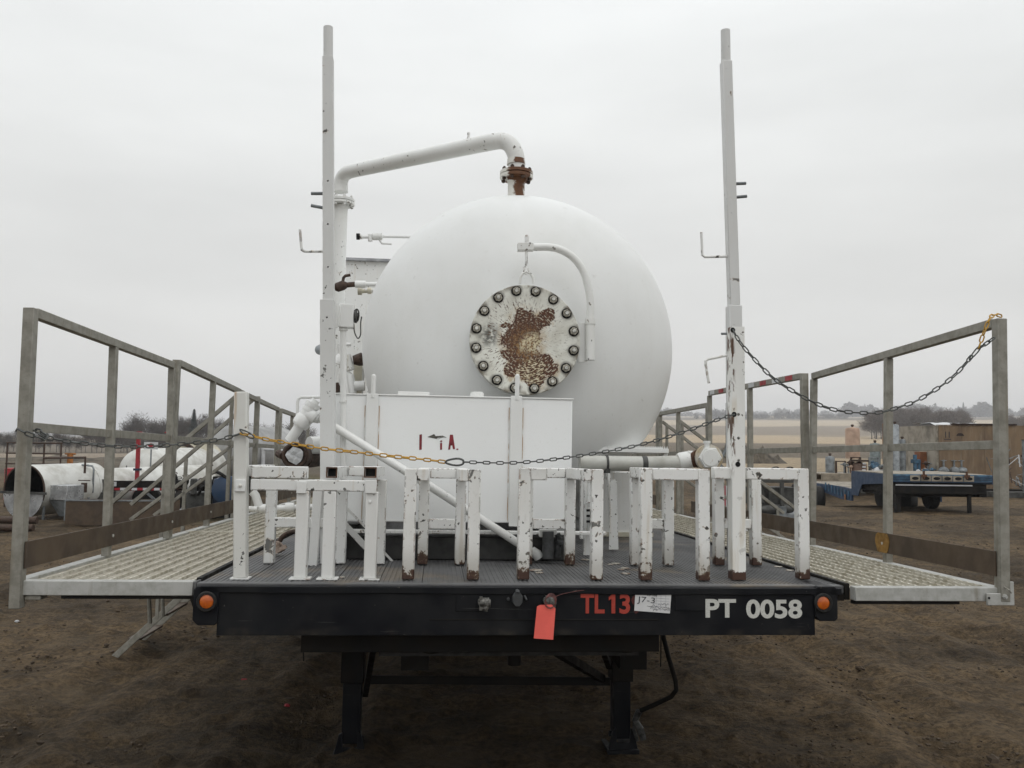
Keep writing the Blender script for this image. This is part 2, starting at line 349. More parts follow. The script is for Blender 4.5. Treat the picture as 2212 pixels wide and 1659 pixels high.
    base = N.mix(M_('MULTIPLY', N.ramp(r, .285, .322), N.ramp(N.noise(o, 14, 5, .65), .46, .60, 0, .85)), base, (.16, .13, .09))
    c = N.mix(m2, base, (.10, .055, .032)); c = N.mix(m, c, rust)
    N.bump(N.noise(o, 50, 4), .5, .002)
    return N.out(c, N.ramp(m, 0, 1, .42, .8))
M_MAN = m_vessel_flange()
def m_rustpipe():
    N = NT('pipe_flange_rust'); o = N.obj(False); z = N.z(); x = z[0]
    n = N.noise(o, 26, 4, .6)
    a = N.math('ABSOLUTE', N.math('SUBTRACT', x, .016)); a = N.math('ADD', a, N.math('MULTIPLY', N.math('SUBTRACT', n, .5), .10))
    fb = N.math('ABSOLUTE', N.math('SUBTRACT', z[2], 1.205)); a = N.math('SUBTRACT', a, N.ramp(fb, .03, .05, .045, 0)); m = N.ramp(a, .028, .048, 1, 0)
    c = N.mix(m, (.74, .73, .68), N.mix(N.noise(o, 60, 3), (.17, .07, .02), (.06, .02, .01)))
    return N.out(c, .6)
M_RP = m_rustpipe()
def m_deck():
    N = NT('dark_ribbed_deck'); v = N.obj(False)
    c = N.mix(N.ramp(N.noise(v, 3, 5, .65), .35, .7), (.125, .125, .126), (.065, .065, .067))
    c = N.mix(N.ramp(N.noise(v, 1.6, 4, .6), .52, .66, 0, .6), c, (.24, .19, .13))
    c = N.mix(N.ramp(N.noise(v, 55, 3), .68, .72, 0, .5), c, (.30, .28, .24))
    N.bump(N.noise(v, 90, 3), .4, .001); return N.out(c, .55)
M_DECK = m_deck()
def m_grate():
    N = NT('muddy_grating'); v = N.obj(False)
    c = N.mix(N.ramp(N.noise(v, 5, 5, .65), .35, .7), (.46, .43, .36), (.33, .30, .24))
    c = N.mix(N.ramp(N.noise(N.obj(False, (14, 60, 20)), 1, 5, .65), .48, .62, 0, .75), c, (.20, .17, .12)); c = N.mix(N.ramp(N.noise(N.obj(False, (30, 5, 20)), 1, 4, .6), .5, .68, 0, .6), c, (.50, .48, .42))
    N.bump(N.noise(v, 70, 4), .6, .003); return N.out(c, .8)
M_GR = m_grate()
M_GR2 = plain('worn_grating_ridge', (.56, .535, .46), .7, 0, .5, 22, (.33, .30, .23))
def m_ply():
    N = NT('weathered_plywood'); v = N.obj(False, (1.2, 1.2, .5)); v2 = N.obj(False, (6, 6, .8))
    c = N.mix(N.ramp(N.noise(v, 1.5, 5, .65), .35, .7), (.215, .148, .088), (.125, .085, .055))
    c = N.mix(N.ramp(N.noise(v2, 2, 5, .6), .5, .7, 0, .5), c, (.27, .215, .15))
    return N.out(c, .8)
M_PLY = m_ply()

# ------------------------------------------------------------------ terrain
LP = [(0, 0), (60, 0), (200, -2.0), (600, -1.4), (1500, 1.6), (3000, 3), (4500, 4)]
RP = [(0, 0), (110, 0), (250, 1.6), (450, 5.7), (700, 14.3), (1000, 26), (2000, 60), (3000, 64), (4500, 60)]
lx, ly = zip(*LP); rx_, ry_ = zip(*RP)
def terr_np(x, y):
    d = np.hypot(x, y); az = np.arctan2(x, y); t = np.clip((az+.12)/.26, 0, 1); t = t*t*(3-2*t)
    back = np.clip((np.abs(az)-1.2)/.6, 0, 1); t = t*(1-back)
    h = np.interp(d, lx, ly)*(1-t)+np.interp(d, rx_, ry_)*t
    far = np.clip((d-60)/200, 0, 1)
    h = h-.42*np.exp(-(((x-10.5)/5)**2+((y-30.5)/4.5)**2))
    return h+far*(np.sin(x/90+1)*np.cos(y/140)*.6+np.sin(x/400)*np.clip(d/900, 0, 3)*1.5)
def terr(x, y): return float(terr_np(np.array(x), np.array(y)))
def vnoise(x, y, s, seed=0):
    "cheap vectorised value noise"
    x = x*s+seed*17.3; y = y*s-seed*9.1; xi = np.floor(x); yi = np.floor(y); fx = x-xi; fy = y-yi
    fx = fx*fx*(3-2*fx); fy = fy*fy*(3-2*fy)
    def h(a, b): q = np.sin(a*127.1+b*311.7+seed*74.7)*43758.5453; return q-np.floor(q)
    return (h(xi, yi)*(1-fx)+h(xi+1, yi)*fx)*(1-fy)+(h(xi, yi+1)*(1-fx)+h(xi+1, yi+1)*fx)*fy
def build_ground():
    rs = [.05, .8, 1.4]; r = 2.0
    while r < 34: rs.append(r); r *= 1.0085
    while r < 5200: rs.append(r); r *= 1.035
    an = list(np.linspace(-.72, .72, 440)); an += list(np.linspace(.72, 2*math.pi-.72, 90)[1:-1])
    rs = np.array(rs); an = np.array(an); nr, na = len(rs), len(an)
    Rr, A = np.meshgrid(rs, an, indexing='ij'); x = Rr*np.sin(A); y = Rr*np.cos(A)
    z = terr_np(x, y)
    near = np.clip(1-(Rr-30)/40, 0, 1)
    rough = (vnoise(x, y, 1.1, 1)-.5)*.05+(vnoise(x, y, 3.1, 2)-.5)*.030+(vnoise(x, y, 7.5, 3)-.5)*.030+(vnoise(x, y, 17, 4)-.5)*.020+np.clip(vnoise(x, y, 11, 8)-.72, 0, 1)*.09
    # wheel ruts sweeping past the trailer
    for (cx, k, off, amp) in ((-1.2, .055, 0, .05), (-2.9, .05, 0, .045), (2.6, -.06, 0, .05), (4.4, -.055, 0, .05), (-5.4, .02, 0, .05), (7.3, -.03, 0, .05)):
        q = x-(cx+k*(y-6)**2*.35+math.copysign(.0, cx)); rough -= amp*np.exp(-(q/.22)**2)*(1+.5*np.sin(y*24+x*9)*np.exp(-(q/.16)**2)); rough += .6*amp*np.exp(-((np.abs(q)-.36)/.12)**2)
    z = z+rough*near
    # soil heaps at the yard edge
    me = bpy.data.meshes.new('ground'); nv = nr*na
    co = np.stack([x, y, z], -1).reshape(-1, 3); me.vertices.add(nv); me.vertices.foreach_set('co', co.ravel())
    i = np.arange(nr-1)[:, None]; k = np.arange(na)[None, :]; k2 = (k+1) % na
    q = np.stack([i*na+k, i*na+k2, (i+1)*na+k2, (i+1)*na+k], -1).reshape(-1, 4)[:, ::-1]; nf = len(q)
    me.loops.add(nf*4); me.loops.foreach_set('vertex_index', q.ravel().astype(np.int32)); me.polygons.add(nf)
    me.polygons.foreach_set('loop_start', np.arange(0, nf*4, 4, dtype=np.int32)); me.polygons.foreach_set('loop_total', np.full(nf, 4, dtype=np.int32))
    me.polygons.foreach_set('use_smooth', np.ones(nf, bool)); me.update(calc_edges=True)
    # soil colours (what grows or lies where)
    t = np.clip((A+.12)/.2, 0, 1)*(A < 3); wob = 1+.16*(vnoise(x, y, .02, 7)-.5)+.10*(vnoise(x, y, .006, 9)-.5)
    d = Rr*wob
    mud = np.array([.122, .083, .044]); tan = np.array([.39, .305, .20]); brush = np.array([.13, .105, .075]); pl = np.array([.22, .18, .135]); pale = np.array([.47, .39, .28]); grn = np.array([.085, .085, .035])
    def band(pts):
        out = np.zeros(x.shape+(3,)); ds = [p[0] for p in pts]; cs = np.array([p[1] for p in pts])
        for c in range(3): out[..., c] = np.interp(d, ds, cs[:, c])
        return out
    Lc = band([(0, mud), (38, mud), (46, brush*.8), (70, brush), (76, pl*1.1), (186, pl*1.2), (192, brush), (420, brush), (440, pale), (900, pale), (930, brush), (5000, brush)])
    Rc = band([(0, mud), (50, mud*1.1), (56, tan*.8), (100, tan*.85), (106, brush), (235, brush*1.1), (245, tan), (430, tan), (445, pl), (660, pl), (680, pale*.9), (1050, pale*.9), (1080, brush), (1500, brush), (1520, pale), (1900, pale), (1930, brush), (5000, brush)])
    c = Lc*(1-t[..., None])+Rc*t[..., None]
    g = np.clip((vnoise(x, y, .22, 11)-.62)*5, 0, 1)*np.clip((d-11)/4, 0, 1)*np.clip((70-d)/20, 0, 1)*(A < 0)
    c = c*(1-g[..., None]*.6)+grn*g[..., None]*.6
    wet = vnoise(x, y, .35, 5)*.6+vnoise(x, y, 1.3, 6)*.4
    c = c*(1-.46*np.clip((wet-.40)*4, 0, 1)*near)[..., None]
    ca = me.color_attributes.new('soil', 'FLOAT_COLOR', 'POINT')
    ca.data.foreach_set('color', np.concatenate([c, np.ones(c.shape[:2]+(1,))], -1).reshape(-1).astype(np.float32))
    N = NT('yard_soil'); at = N.n('ShaderNodeAttribute', attribute_name='soil'); v = N.obj(False)
    n1 = N.noise(v, 3.2, 8, .68); n2 = N.noise(v, 24, 6, .7)
    n3 = N.noise(v, .9, 6, .6); f = N.math('MULTIPLY', N.math('MULTIPLY', N.ramp(n1, .32, .68, .66, 1.36), N.ramp(n2, .34, .66, .58, 1.42)), N.ramp(n3, .3, .7, .86, 1.18))
    sv = N.n('ShaderNodeVectorMath', operation='SCALE'); N.l(at.outputs['Color'], sv.inputs[0]); N.l(f, sv.inputs['Scale'])
    c2 = N.mix(N.ramp(N.noise(v, 46, 4, .6), .66, .72, 0, .35), sv.outputs[0], (.20, .155, .10)); st = N.noise(N.obj(False, (1.0, 2.2, 2)), 5.5, 8, .82); c2 = N.mix(N.ramp(st, .555, .60, 0, .72), c2, (.036, .026, .017)); c2 = N.mix(N.ramp(N.noise(v, 1.4, 5, .6), .52, .66, 0, .35), c2, (.16, .12, .075))  # st: dark cracks painted into the soil colour, standing in for relief shading
    N.bump(N.math('ADD', N.noise(v, 9, 8, .72), N.math('MULTIPLY', N.noise(v, 60, 4, .7), .5)), 1.0, .075)
    me.materials.append(N.out(c2, .85, 0, .25))
    o = bpy.data.objects.new('ground', me); COL.objects.link(o); o['kind'] = 'structure'
build_ground()
# loose clods and pebbles on the mud
def clods():
    m = MB()
    for i in range(16000):
        a = random.uniform(-.66, .66); r = 3.6+random.random()**1.7*24; s = random.uniform(.003, .011)*(1+r*.04)
        if noise.noise(Vector((r*math.sin(a)*1.1, r*math.cos(a)*1.1, 2))) < .12: continue
        if random.random() < .03: s *= 2
        x, y = r*math.sin(a), r*math.cos(a)
        m.blob((x, y, terr(x, y)+random.uniform(-.015, .02)), s*random.uniform(.8, 1.6), s*random.uniform(.8, 1.5), s*.7, 5, .3, i)
    o = m.build('loose_clods', plain('clod_soil', (.085, .060, .037), .95, 0, .5, 4, (.04, .028, .018)), ang=20); o['kind'] = 'stuff'; o['label'] = 'loose clods of dried mud on the yard'
clods()

# ------------------------------------------------------------------ trees
def tree_mesh(seed, h, spread=.36, ntw=900, up=.35):
    rnd = random.Random(seed); tr = MB(); cr_ = MB()
    tr.tube([(0, 0, -.3), (rnd.uniform(-.05, .05)*h, 0, h*.35), (rnd.uniform(-.08, .08)*h, rnd.uniform(-.05, .05)*h, h*.8)], [h*.018, h*.013, h*.004], 5)
    tips = []
    for i in range(13):
        z0 = h*rnd.uniform(.15, .7); a = rnd.uniform(0, 6.28); L = h*rnd.uniform(.2, .42)*(1.1-z0/h*.5)
        p1 = Vector((math.cos(a)*L*spread*1.6, math.sin(a)*L*spread*1.6, z0+L*.55)); p2 = Vector((math.cos(a)*L*spread*2.1, math.sin(a)*L*spread*2.1, z0+L))
        tr.tube([(0, 0, z0), p1, p2], [h*.008, h*.005, h*.0015], 3); tips += [p1, p2, (p1+p2)/2]
    for i in range(ntw):
        c = rnd.choice(tips); p = c+Vector((rnd.gauss(0, 1), rnd.gauss(0, 1), rnd.gauss(0, 1)))*h*.075
        d = Vector((p.x*.8+rnd.gauss(0, .12)*h, p.y*.8+rnd.gauss(0, .12)*h, h*up*rnd.uniform(.2, 1.2))).normalized()*h*rnd.uniform(.05, .12)
        w = Vector((rnd.gauss(0, 1), rnd.gauss(0, 1), rnd.gauss(0, 1))).cross(d).normalized()*h*.0045
        if p.z > h*.06: cr_.add([p-w, p+w, p+d], [(0, 1, 2)])
    return tr, cr_
M_TRK = plain('bare_bark', (.12, .105, .09), .9); M_TWG = plain('bare_twigs', (.095, .078, .064), .9, 0, .25, .6)
M_TWB = plain('brown_twigs', (.125, .098, .078), .9, 0, .25, .6)
M_SPR = plain('spruce_needles', (.028, .042, .035), .9, 0, .3, 1)
protos = []
for s in range(6):
    tr, cw = tree_mesh(s, 8.4, .36, 2300)
    protos.append((tr.mesh('trunk', M_TRK), cw.mesh('crown', M_TWG)))
protos2 = []
for s in range(5):
    tr, cw = tree_mesh(40+s, 12.5, .42, 3400)
    protos2.append((tr.mesh('trunk', M_TRK), cw.mesh('crown', M_TWB)))
def plant(P, u, d, sc, name, label, group, cat='tree'):
    p = gp(u, d); tr, cw = random.choice(P)
    F = Matrix.Translation(p) @ Matrix.Rotation(random.uniform(0, 6.28), 4, 'Z') @ Matrix.Diagonal((sc*random.uniform(.9, 1.2), sc*random.uniform(.9, 1.2), sc, 1))
    t = thing(name, label, cat, (0, 0, 0), F, group)
    sub(t, tr, 'trunk', Matrix.Identity(4)); sub(t, cw, 'crown', Matrix.Identity(4))
# photo columns and heights (in view units above the base) of the left row
env = [(262, .72), (275, .9), (288, 1.06), (300, 1.1), (316, .9), (330, .95), (345, 1.0), (358, .97), (372, 1.0), (388, 1.05), (402, 1.1), (416, 1.15), (430, 1.12), (446, .95), (462, .98), (480, .92), (496, .9), (512, .95), (530, .9), (548, .88), (566, .85), (590, .9), (612, .85), (640, .9), (665, .8)]
for u, s in env:
    plant(protos, u+random.uniform(-3, 3), random.uniform(196, 214), s*.90, 'bare_tree', 'bare grey-brown tree in the leafless row behind the left-hand tanks', 'leafless trees behind the left tanks')
for i in range(64):
    u = -60+i*11.2+random.uniform(-4, 4)
    plant(protos, u, random.uniform(182, 192), random.uniform(.36, .56), 'bare_bush', 'low bare bush in the hedgerow beyond the left field', 'low bushes beyond the left field', 'bush')
for i in range(44):
    u = random.uniform(1872, 2088); e = 1-((u-1985)/125)**4*.4
    plant(protos2, u, random.uniform(330, 375), e*random.uniform(.78, 1.0), 'bare_tree', 'bare brown tree in the round thicket behind the plywood crate', 'leafless thicket beyond the crate')
for i in range(8):
    plant(protos2, random.uniform(2165, 2240), random.uniform(380, 420), random.uniform(.5, .8), 'bare_tree', 'bare brown tree in the small grove at the far right edge', 'grove at the right edge')
# one spruce
def spruce(u, d, h, label):
    p = gp(u, d); t = thing('spruce_tree', label, 'tree', (0, 0, 0), Matrix.Translation(p))
    MB().cyl((0, 0, -.2), (0, 0, h*.95), h*.02, 6, h*.004).build('trunk', M_TRK, t); m = MB(); rnd = random.Random(3)
    for i in range(1500):
        z = h*(.08+.92*rnd.random()**.8); rr = (h-z)*.25*(.35+.65*rnd.random()); a = rnd.uniform(0, 6.28)
        c = Vector((math.cos(a)*rr, math.sin(a)*rr, z-rr*.25)); d2 = Vector((math.cos(a), math.sin(a), -.4))*h*.04; w = Vector((-math.sin(a), math.cos(a), rnd.uniform(-.4, .4)))*h*.012
        m.add([c-d2*.5-w, c-d2*.5+w, c+d2], [(0, 1, 2)])
    m.build('crown', M_SPR, t)
spruce(417, 190, 9.8, 'single dark pointed spruce standing among the bare trees at the left')
spruce(2083, 1340, 24, 'tiny dark spruce on the hilltop beside the right corner post')
# far-off woods on the hills: masses of crown clumps
M_FW = plain('distant_wood', (.05, .048, .046), .95, 0, .3, .02)
def wood(u0, u1, d0, d1, hh, n, label):
    m = MB()
    for i in range(n):
        u = random.uniform(u0, u1); d = random.uniform(d0, d1); p = gp(u, d); e = 1+.28*math.sin(u*.045)+.2*math.sin(u*.13+2)
        hgt = hh*random.uniform(.5, 1)*max(.4, e); w = hgt*random.uniform(.35, .6)
        for j in range(26):
            a = random.uniform(0, 6.28); zz = random.random(); r = w*math.sqrt(max(0, 1-(2*zz-.9)**2))*random.uniform(.3, 1)
            c = Vector((p.x+math.cos(a)*r, p.y+math.sin(a)*r, p.z+hgt*zz)); s = hgt*.16
            m.add([c+Vector((random.uniform(-s, s), random.uniform(-s, s), random.uniform(-s, s))) for _ in range(3)], [(0, 1, 2)])
    o = m.build('distant_wood', M_FW, ang=10); o['kind'] = 'stuff'; o['label'] = label; return o
wood(1380, 1830, 1700, 2100, 13, 900, 'blue-grey wooded ridge on the horizon behind the right stairs')
wood(1500, 1660, 1150, 1250, 9, 130, 'low dark wood in front of the far right ridge')
wood(1520, 1830, 1150, 1250, 8, 420, 'long low dark wood left of the tan vessel')
wood(1815, 2330, 1500, 1800, 19, 1100, 'hazy wood on the hilltop above the plywood crate')
wood(2070, 2150, 1350, 1420, 17, 80, 'darker hilltop wood beside the right corner post')
wood(-150, 260, 1500, 1900, 7, 350, 'flat blue line of woods on the far left horizon')
wood(600, 1400, 1500, 1900, 9, 300, 'flat line of woods on the horizon behind the big tank')

def mound(u0, u1, d, h, name, label):
    m = MB(); n = 40; a = gp(u0, d); b = gp(u1, d); rows = 7
    for j in range(rows):
        for i in range(n+1):
            t = i/n; p = a.lerp(b, t); e = math.sin(math.pi*t)**.6*math.sin(math.pi*j/(rows-1))*h*(.75+.5*noise.noise(Vector((i*.5, j*.7, u0))))
            m.v.append((p.x, p.y+(j-3)*1.2, p.z-.3+max(0, e)))
    for j in range(rows-1):
        for i in range(n): m.f.append((j*(n+1)+i, j*(n+1)+i+1, (j+1)*(n+1)+i+1, (j+1)*(n+1)+i)); m.m.append(0)
    o = m.build(name, plain('dry_scrub_soil', (.10, .08, .055), .95, 0, .4, 1.2), ang=50); o['kind'] = 'structure'; o['label'] = label
mound(1500, 1690, 75, 2.3, 'dirt_mound', 'low dark heap of soil in the field behind the right pole')
mound(1990, 2300, 85, 1.8, 'dirt_mound', 'long low bank of scrubby soil behind the crate')
mound(-200, 560, 62, .8, 'dirt_mound', 'low bank of dark soil along the left yard edge')
#==SPLIT==
# ================================================================== the flatbed trailer
def Rz(a): return Matrix.Rotation(a, 4, 'Z')
def text_mesh(body, size, mat, bold=.0, ext=.0006, sx=1.0, spacing=1.0):
    cu = bpy.data.curves.new('lettering', 'FONT'); cu.body = body; cu.size = size; cu.offset = bold; cu.extrude = ext; cu.align_x = 'LEFT'; cu.space_character = spacing; cu.resolution_u = 5
    ob = bpy.data.objects.new('tmp', cu); COL.objects.link(ob); dg = bpy.context.evaluated_depsgraph_get()
    me = bpy.data.meshes.new_from_object(ob.evaluated_get(dg)); bpy.data.objects.remove(ob)
    co = np.empty(len(me.vertices)*3, np.float32); me.vertices.foreach_get('co', co); co = co.reshape(-1, 3)
    w = co[:, 0].max()-co[:, 0].min(); x0 = co[:, 0].min()
    me.materials.clear(); me.materials.append(mat); return me, x0, w, co[:, 1].min(), co[:, 1].max()
def put_text(parent, body, x0, x1, z0, z1, y, mat, bold=.0, tilt=0, name='lettering'):
    "text on a plane facing -Y, fitted into x0..x1, z0..z1 (parent frame coordinates)"
    me, tx, tw, ty0, ty1 = text_mesh(body, 1.0, mat, bold)
    o = bpy.data.objects.new(name, me); COL.objects.link(o); o.parent = parent; b = BASE[parent.name]
    sx = (x1-x0)/tw; sz = (z1-z0)/(ty1-ty0)
    M = Matrix.Translation(Vector((x0, y, z0))-b) @ Matrix.Rotation(tilt, 4, 'Y') @ Matrix.Rotation(R(90), 4, 'X') @ Matrix.Diagonal((sx, sz, .8, 1)) @ Matrix.Translation((-tx, -ty0, 0))
    o.matrix_local = M; return o

tr = thing('flatbed_trailer', 'black flatbed trailer carrying the big white tank, lettered PT 0058 on its front beam', 'trailer', (0, 0, 0))
XL, XR = -1.30, 1.33
YEND = 11.0
# ribbed deck planks
nP = 15; pw = (XR-XL)/nP; GAP = .0015
for i in range(nP):
    m = MB(); x0 = XL+i*pw; nr = 9; q = (pw-GAP)/nr; prof = [(x0, -.03)]
    for k in range(nr):
        a = x0+k*q; prof += [(a+.001, -.0028), (a+q*.5, -.0028), (a+q*.56, 0), (a+q*.95, 0)]
    prof += [(x0+pw-GAP, -.004), (x0+pw-GAP, -.03)]
    m.prism([(p[0], .05, p[1]) for p in prof], (0, YEND-.05, 0))
    m.build('deck_plank', M_DECK, tr, ang=20)
MB().box(XL, XR, .0, YEND, -.06, -.032).build('deck_plate', M_BLK2, tr)
m = MB(); m.box(XL+.0, XR-.0, .001, .048, -.031, .001); m.box(XL-.012, XL-.002, .0, YEND, -.05, .006); m.box(XR+.002, XR+.012, .0, YEND, -.05, .006)
m.build('deck_edge_trim', M_DECK, tr, bev=.002)
# front beam with a slightly uneven top lip
m = MB(); bx0 = tp(472, 1300, 0).x; bx1 = tp(1757, 1300, 0).x
zb = -.198
m.box(bx0, bx1, -.012, .0, zb, -.034); m.box(bx0+.002, bx1-.002, .001, .12, zb, zb+.012)
lip = []
n = 60
for i in range(n+1):
    x = XL+.02+(XR-XL-.04)*i/n; lip.append((x, noise.noise(Vector((x*3, 0, 0)))*.004))
for i in range(n):
    (xa, za), (xb, zb2) = lip[i], lip[i+1]
    m.add([(xa, -.020, -.034+za), (xb, -.020, -.034+zb2), (xb, -.020, -.008+zb2*.3), (xa, -.020, -.008+za*.3), (xa, -.001, -.034+za), (xb, -.001, -.034+zb2), (xb, -.001, -.006), (xa, -.001, -.006)], [(0, 1, 2, 3), (3, 2, 6, 7), (4, 5, 1, 0)])
m.build('front_beam', M_BLK, tr, bev=.0015)
m = MB(); p0 = tp(846, 1372, .0); p1 = tp(1422, 1365, 0)
m.box(tp(1100, 1330, 0).x-.32, tp(1420, 1330, 0).x, -.0155, -.0125, tp(1200, 1336, 0).z-.004, tp(1200, 1336, 0).z)
m.box(tp(648, 1380, .1).x, tp(1428, 1380, .1).x, .13, .145, tp(1100, 1412, .1).z, zb-.002); m.box(tp(648, 1380, .1).x, tp(1428, 1380, .1).x, .146, .34, tp(1100, 1412, .1).z, tp(1100, 1412, .1).z+.012)
m.build('lower_crossmember', M_BLK2, tr, bev=.002)
m = MB(); m.box(tp(820, 1395, .2).x, tp(1375, 1395, .2).x, .16, 1.3, tp(1100, 1412, .1).z-.022, tp(1100, 1412, .1).z-.003)
for i in range(20):
    x = random.uniform(-.5, .5); m.blob((x, .155, tp(1100, 1408, .1).z+random.uniform(-.01, .012)), .04, .008, .01, 6, .3, i)
m.build('coupler_plate', plain('greasy_mud', (.012, .0105, .009), .6, 0, .4, 12), tr)
m = MB(); m.cyl((-.005, .45, -.30), (-.005, .45, -.42), .03, 12); m.cyl((-.005, .45, -.34), (-.005, .45, -.35), .06, 12); m.build('kingpin', M_BLK2, tr)
for (ua, ub, va) in ((985, 1043, 1273), (1456, 1520, 1272)):    # pocket lips welded on the beam face
    a = tp(ua, va, 0); b = tp(ub, va, 0); m = MB(); m.box(a.x, b.x, -.016, -.0125, a.z-.085, a.z-.002); m.build('stake_pocket_cover', M_BLK, tr, bev=.0015)
# corner housings and marker lights
for side, (ua, ub, va, vb, ul, vl) in {'l': (420, 471, 1266, 1350, 447, 1299), 'r': (1758, 1808, 1266, 1341, 1777, 1302)}.items():
    a = tp(ua, va, -.01); b = tp(ub, vb, -.01); m = MB()
    m.prism([(a.x, -.02, a.z-.012), (a.x+.012, -.02, a.z), (b.x-.012, -.02, a.z), (b.x, -.02, a.z-.012), (b.x, -.02, b.z+.01), (b.x-.012, -.02, b.z), (a.x+.02, -.02, b.z), (a.x, -.02, b.z+.02)], (0, .16, 0))
    m.build('corner_housing', M_BLK, tr, bev=.003)
    c = tp(ul, vl, -.02); lg = MB(); lg.lathe([(.038, 0), (.040, .006), (.036, .012), (.028, .012), (.027, .004)], (c.x, -.020, c.z), (0, -1, 0), 28, False)
    lo = lg.build('lamp_surround', M_RUB, tr); le = MB(); le.lathe([(.0275, .001), (.026, .006), (.018, .0095), (.006, .0105), (.0001, .0106)], (c.x, -.022, c.z), (0, -1, 0), 24, False)
    NA = NT('amber_lens'); z_ = NA.obj(False); NA.bump(NA.noise(z_, 300, 2), .6, .001); NA.b.inputs['Coat Weight'].default_value = .5
    le.build('marker_light', NA.out(NA.mix(NA.ramp(NA.noise(z_, 40, 3), .3, .7), (.62, .14, .012), (.42, .075, .008)), .3), tr)
# gusset plates below the corners
a = tp(404, 1292, .0); b = tp(432, 1292, 0); c = tp(432, 1348, 0); MB().prism([(a.x, .03, a.z), (b.x, .03, b.z), (b.x, .03, c.z+.02), (b.x-.012, .03, c.z)], (0, .012, 0)).build('gusset', M_BLK2, tr)
a = tp(1800, 1290, 0); b = tp(1840, 1280, 0); MB().prism([(a.x, .03, a.z), (b.x, .03, b.z), (a.x, .03, a.z-.04)], (0, .012, 0)).build('gusset', M_BLK2, tr)
# bits on the beam: gladhands, socket
def gladhand(u, v, flip=1):
    c = tp(u, v, -.03); m = MB(); m.cyl((c.x-.012*flip, -.013, c.z), (c.x-.012*flip, -.06, c.z), .014, 12); m.cyl((c.x-.018*flip, -.045, c.z), (c.x+.016*flip, -.045, c.z-.004), .019, 14, .023)
    m.cyl((c.x+.016*flip, -.045, c.z-.004), (c.x+.024*flip, -.045, c.z-.004), .016, 12); m.box(c.x-.020, c.x-.008, -.058, -.050, c.z-.03, c.z+.024); m.blob((c.x+.005, -.055, c.z-.018), .014, .012, .016, 8, .3, u); return m
gladhand(1046, 1300).build('gladhand', plain('pewter_fitting', (.16, .155, .14), .5, .3, .5, 60), tr)
gladhand(1187, 1298).build('gladhand', plain('pewter_fitting_b', (.17, .165, .15), .5, .3, .5, 60), tr)
c = tp(1117, 1293, -.02); m = MB(); m.prism([(c.x+math.cos(a)*.022, -.013, c.z+math.sin(a)*.03) for a in np.linspace(0, 2*math.pi, 9)[:-1]+math.pi/8], (0, -.03, 0)); m.cyl((c.x, -.044, c.z+.024), (c.x, -.02, c.z+.03), .01, 8); m.cyl((c.x-.035, -.013, c.z-.003), (c.x-.035, -.022, c.z-.003), .007, 8); m.cyl((c.x+.03, -.013, c.z+.012), (c.x+.038, -.025, c.z-.006), .005, 8)
m.build('electric_socket', plain('socket_grey', (.05, .053, .055), .5, 0, .2, 20), tr, bev=.002)
# lettering
Yf = -.0135
def zt_(v, u=1500): return tp(u, v, Yf).z
for body, ua, ub, va, vb, mat, bold in (('TL', 1254, 1306, 1325, 1283, M_LRED, .03), ('3', 1338, 1361, 1326, 1283, M_LRED, .03), ('PT', 1524, 1590, 1334, 1294, M_LWHT, .03), ('0058', 1612, 1733, 1336, 1295, M_LWHT, .03)):
    put_text(tr, body, tp(ua, va, Yf).x, tp(ub, va, Yf).x, tp((ua+ub)/2, va, Yf).z, tp((ua+ub)/2, vb, Yf).z, Yf, mat, bold)
MB().prism([(p.x, Yf-.0006, p.z) for p in (tp(1321, 1325, Yf), tp(1329, 1325, Yf), tp(1329, 1283, Yf), tp(1323, 1283, Yf), tp(1315, 1290, Yf), tp(1315, 1297, Yf), tp(1321, 1293, Yf))][::-1], (0, .0012, 0)).build('lettering', M_LRED, tr)
put_text(tr, '9', tp(1364, 1326, Yf).x, tp(1390, 1326, Yf).x, tp(1380, 1326, Yf).z, tp(1380, 1284, Yf).z, Yf, plain('faded_red_lettering', (.10, .018, .016), .6, 0, .3, 20), .022)
# landing gear
for side, (ua, ub) in {'l': (740, 789), 'r': (1318, 1363)}.items():
    Yg = 1.50; a = tp(ua, 1420, Yg); b = tp(ub, 1420, Yg); cx = (a.x+b.x)/2; hw = (b.x-a.x)/2
    zfoot = (Ti @ Vector((0, 5, 0))).z; wp = T @ Vector((cx, Yg, -1)); zg = -1-(wp.z-.0)/T[2][2]
    lg = thing('landing_leg', 'black landing leg under the trailer, '+('the left one with the wide tapered foot' if side == 'l' else 'the right one with the crank handle beside it'), 'landing leg', (cx, Yg, zg), None, 'landing legs under the trailer')
    MB().box(cx-hw, cx+hw, Yg-hw, Yg+hw, -.75, -.21).build('outer_tube', M_BLK2, lg, bev=.004)
    MB().box(cx-hw*.8, cx+hw*.8, Yg-hw*.8, Yg+hw*.8, zg+.06, -.752).build('inner_tube', M_BLK, lg, bev=.003)
    m = MB(); w = hw*1.36; m.prism([(cx-w, Yg-.085, zg+.015), (cx+w, Yg-.085, zg+.015), (cx+w*.72, Yg-.085, zg+.12), (cx+w*.5, Yg-.085, zg+.13), (cx+w*.45, Yg-.085, zg+.05), (cx-w*.45, Yg-.085, zg+.05), (cx-w*.5, Yg-.085, zg+.13), (cx-w*.72, Yg-.085, zg+.12)], (0, .02, 0)); m.box(cx-w*1.08, cx+w*1.08, Yg-.10, Yg+.11, zg-.01, zg+.013); m.cyl((cx-w*.8, Yg, zg+.075), (cx+w*.8, Yg, zg+.075), .016, 10)
    m.build('foot', M_BLK, lg, bev=.003)
Yg = 1.50; m = MB(); a = tp(789, 1468, Yg); b = tp(1318, 1472, Yg); m.bar(a, b, .012, .045); m.build('cross_brace', M_BLK2, tr)
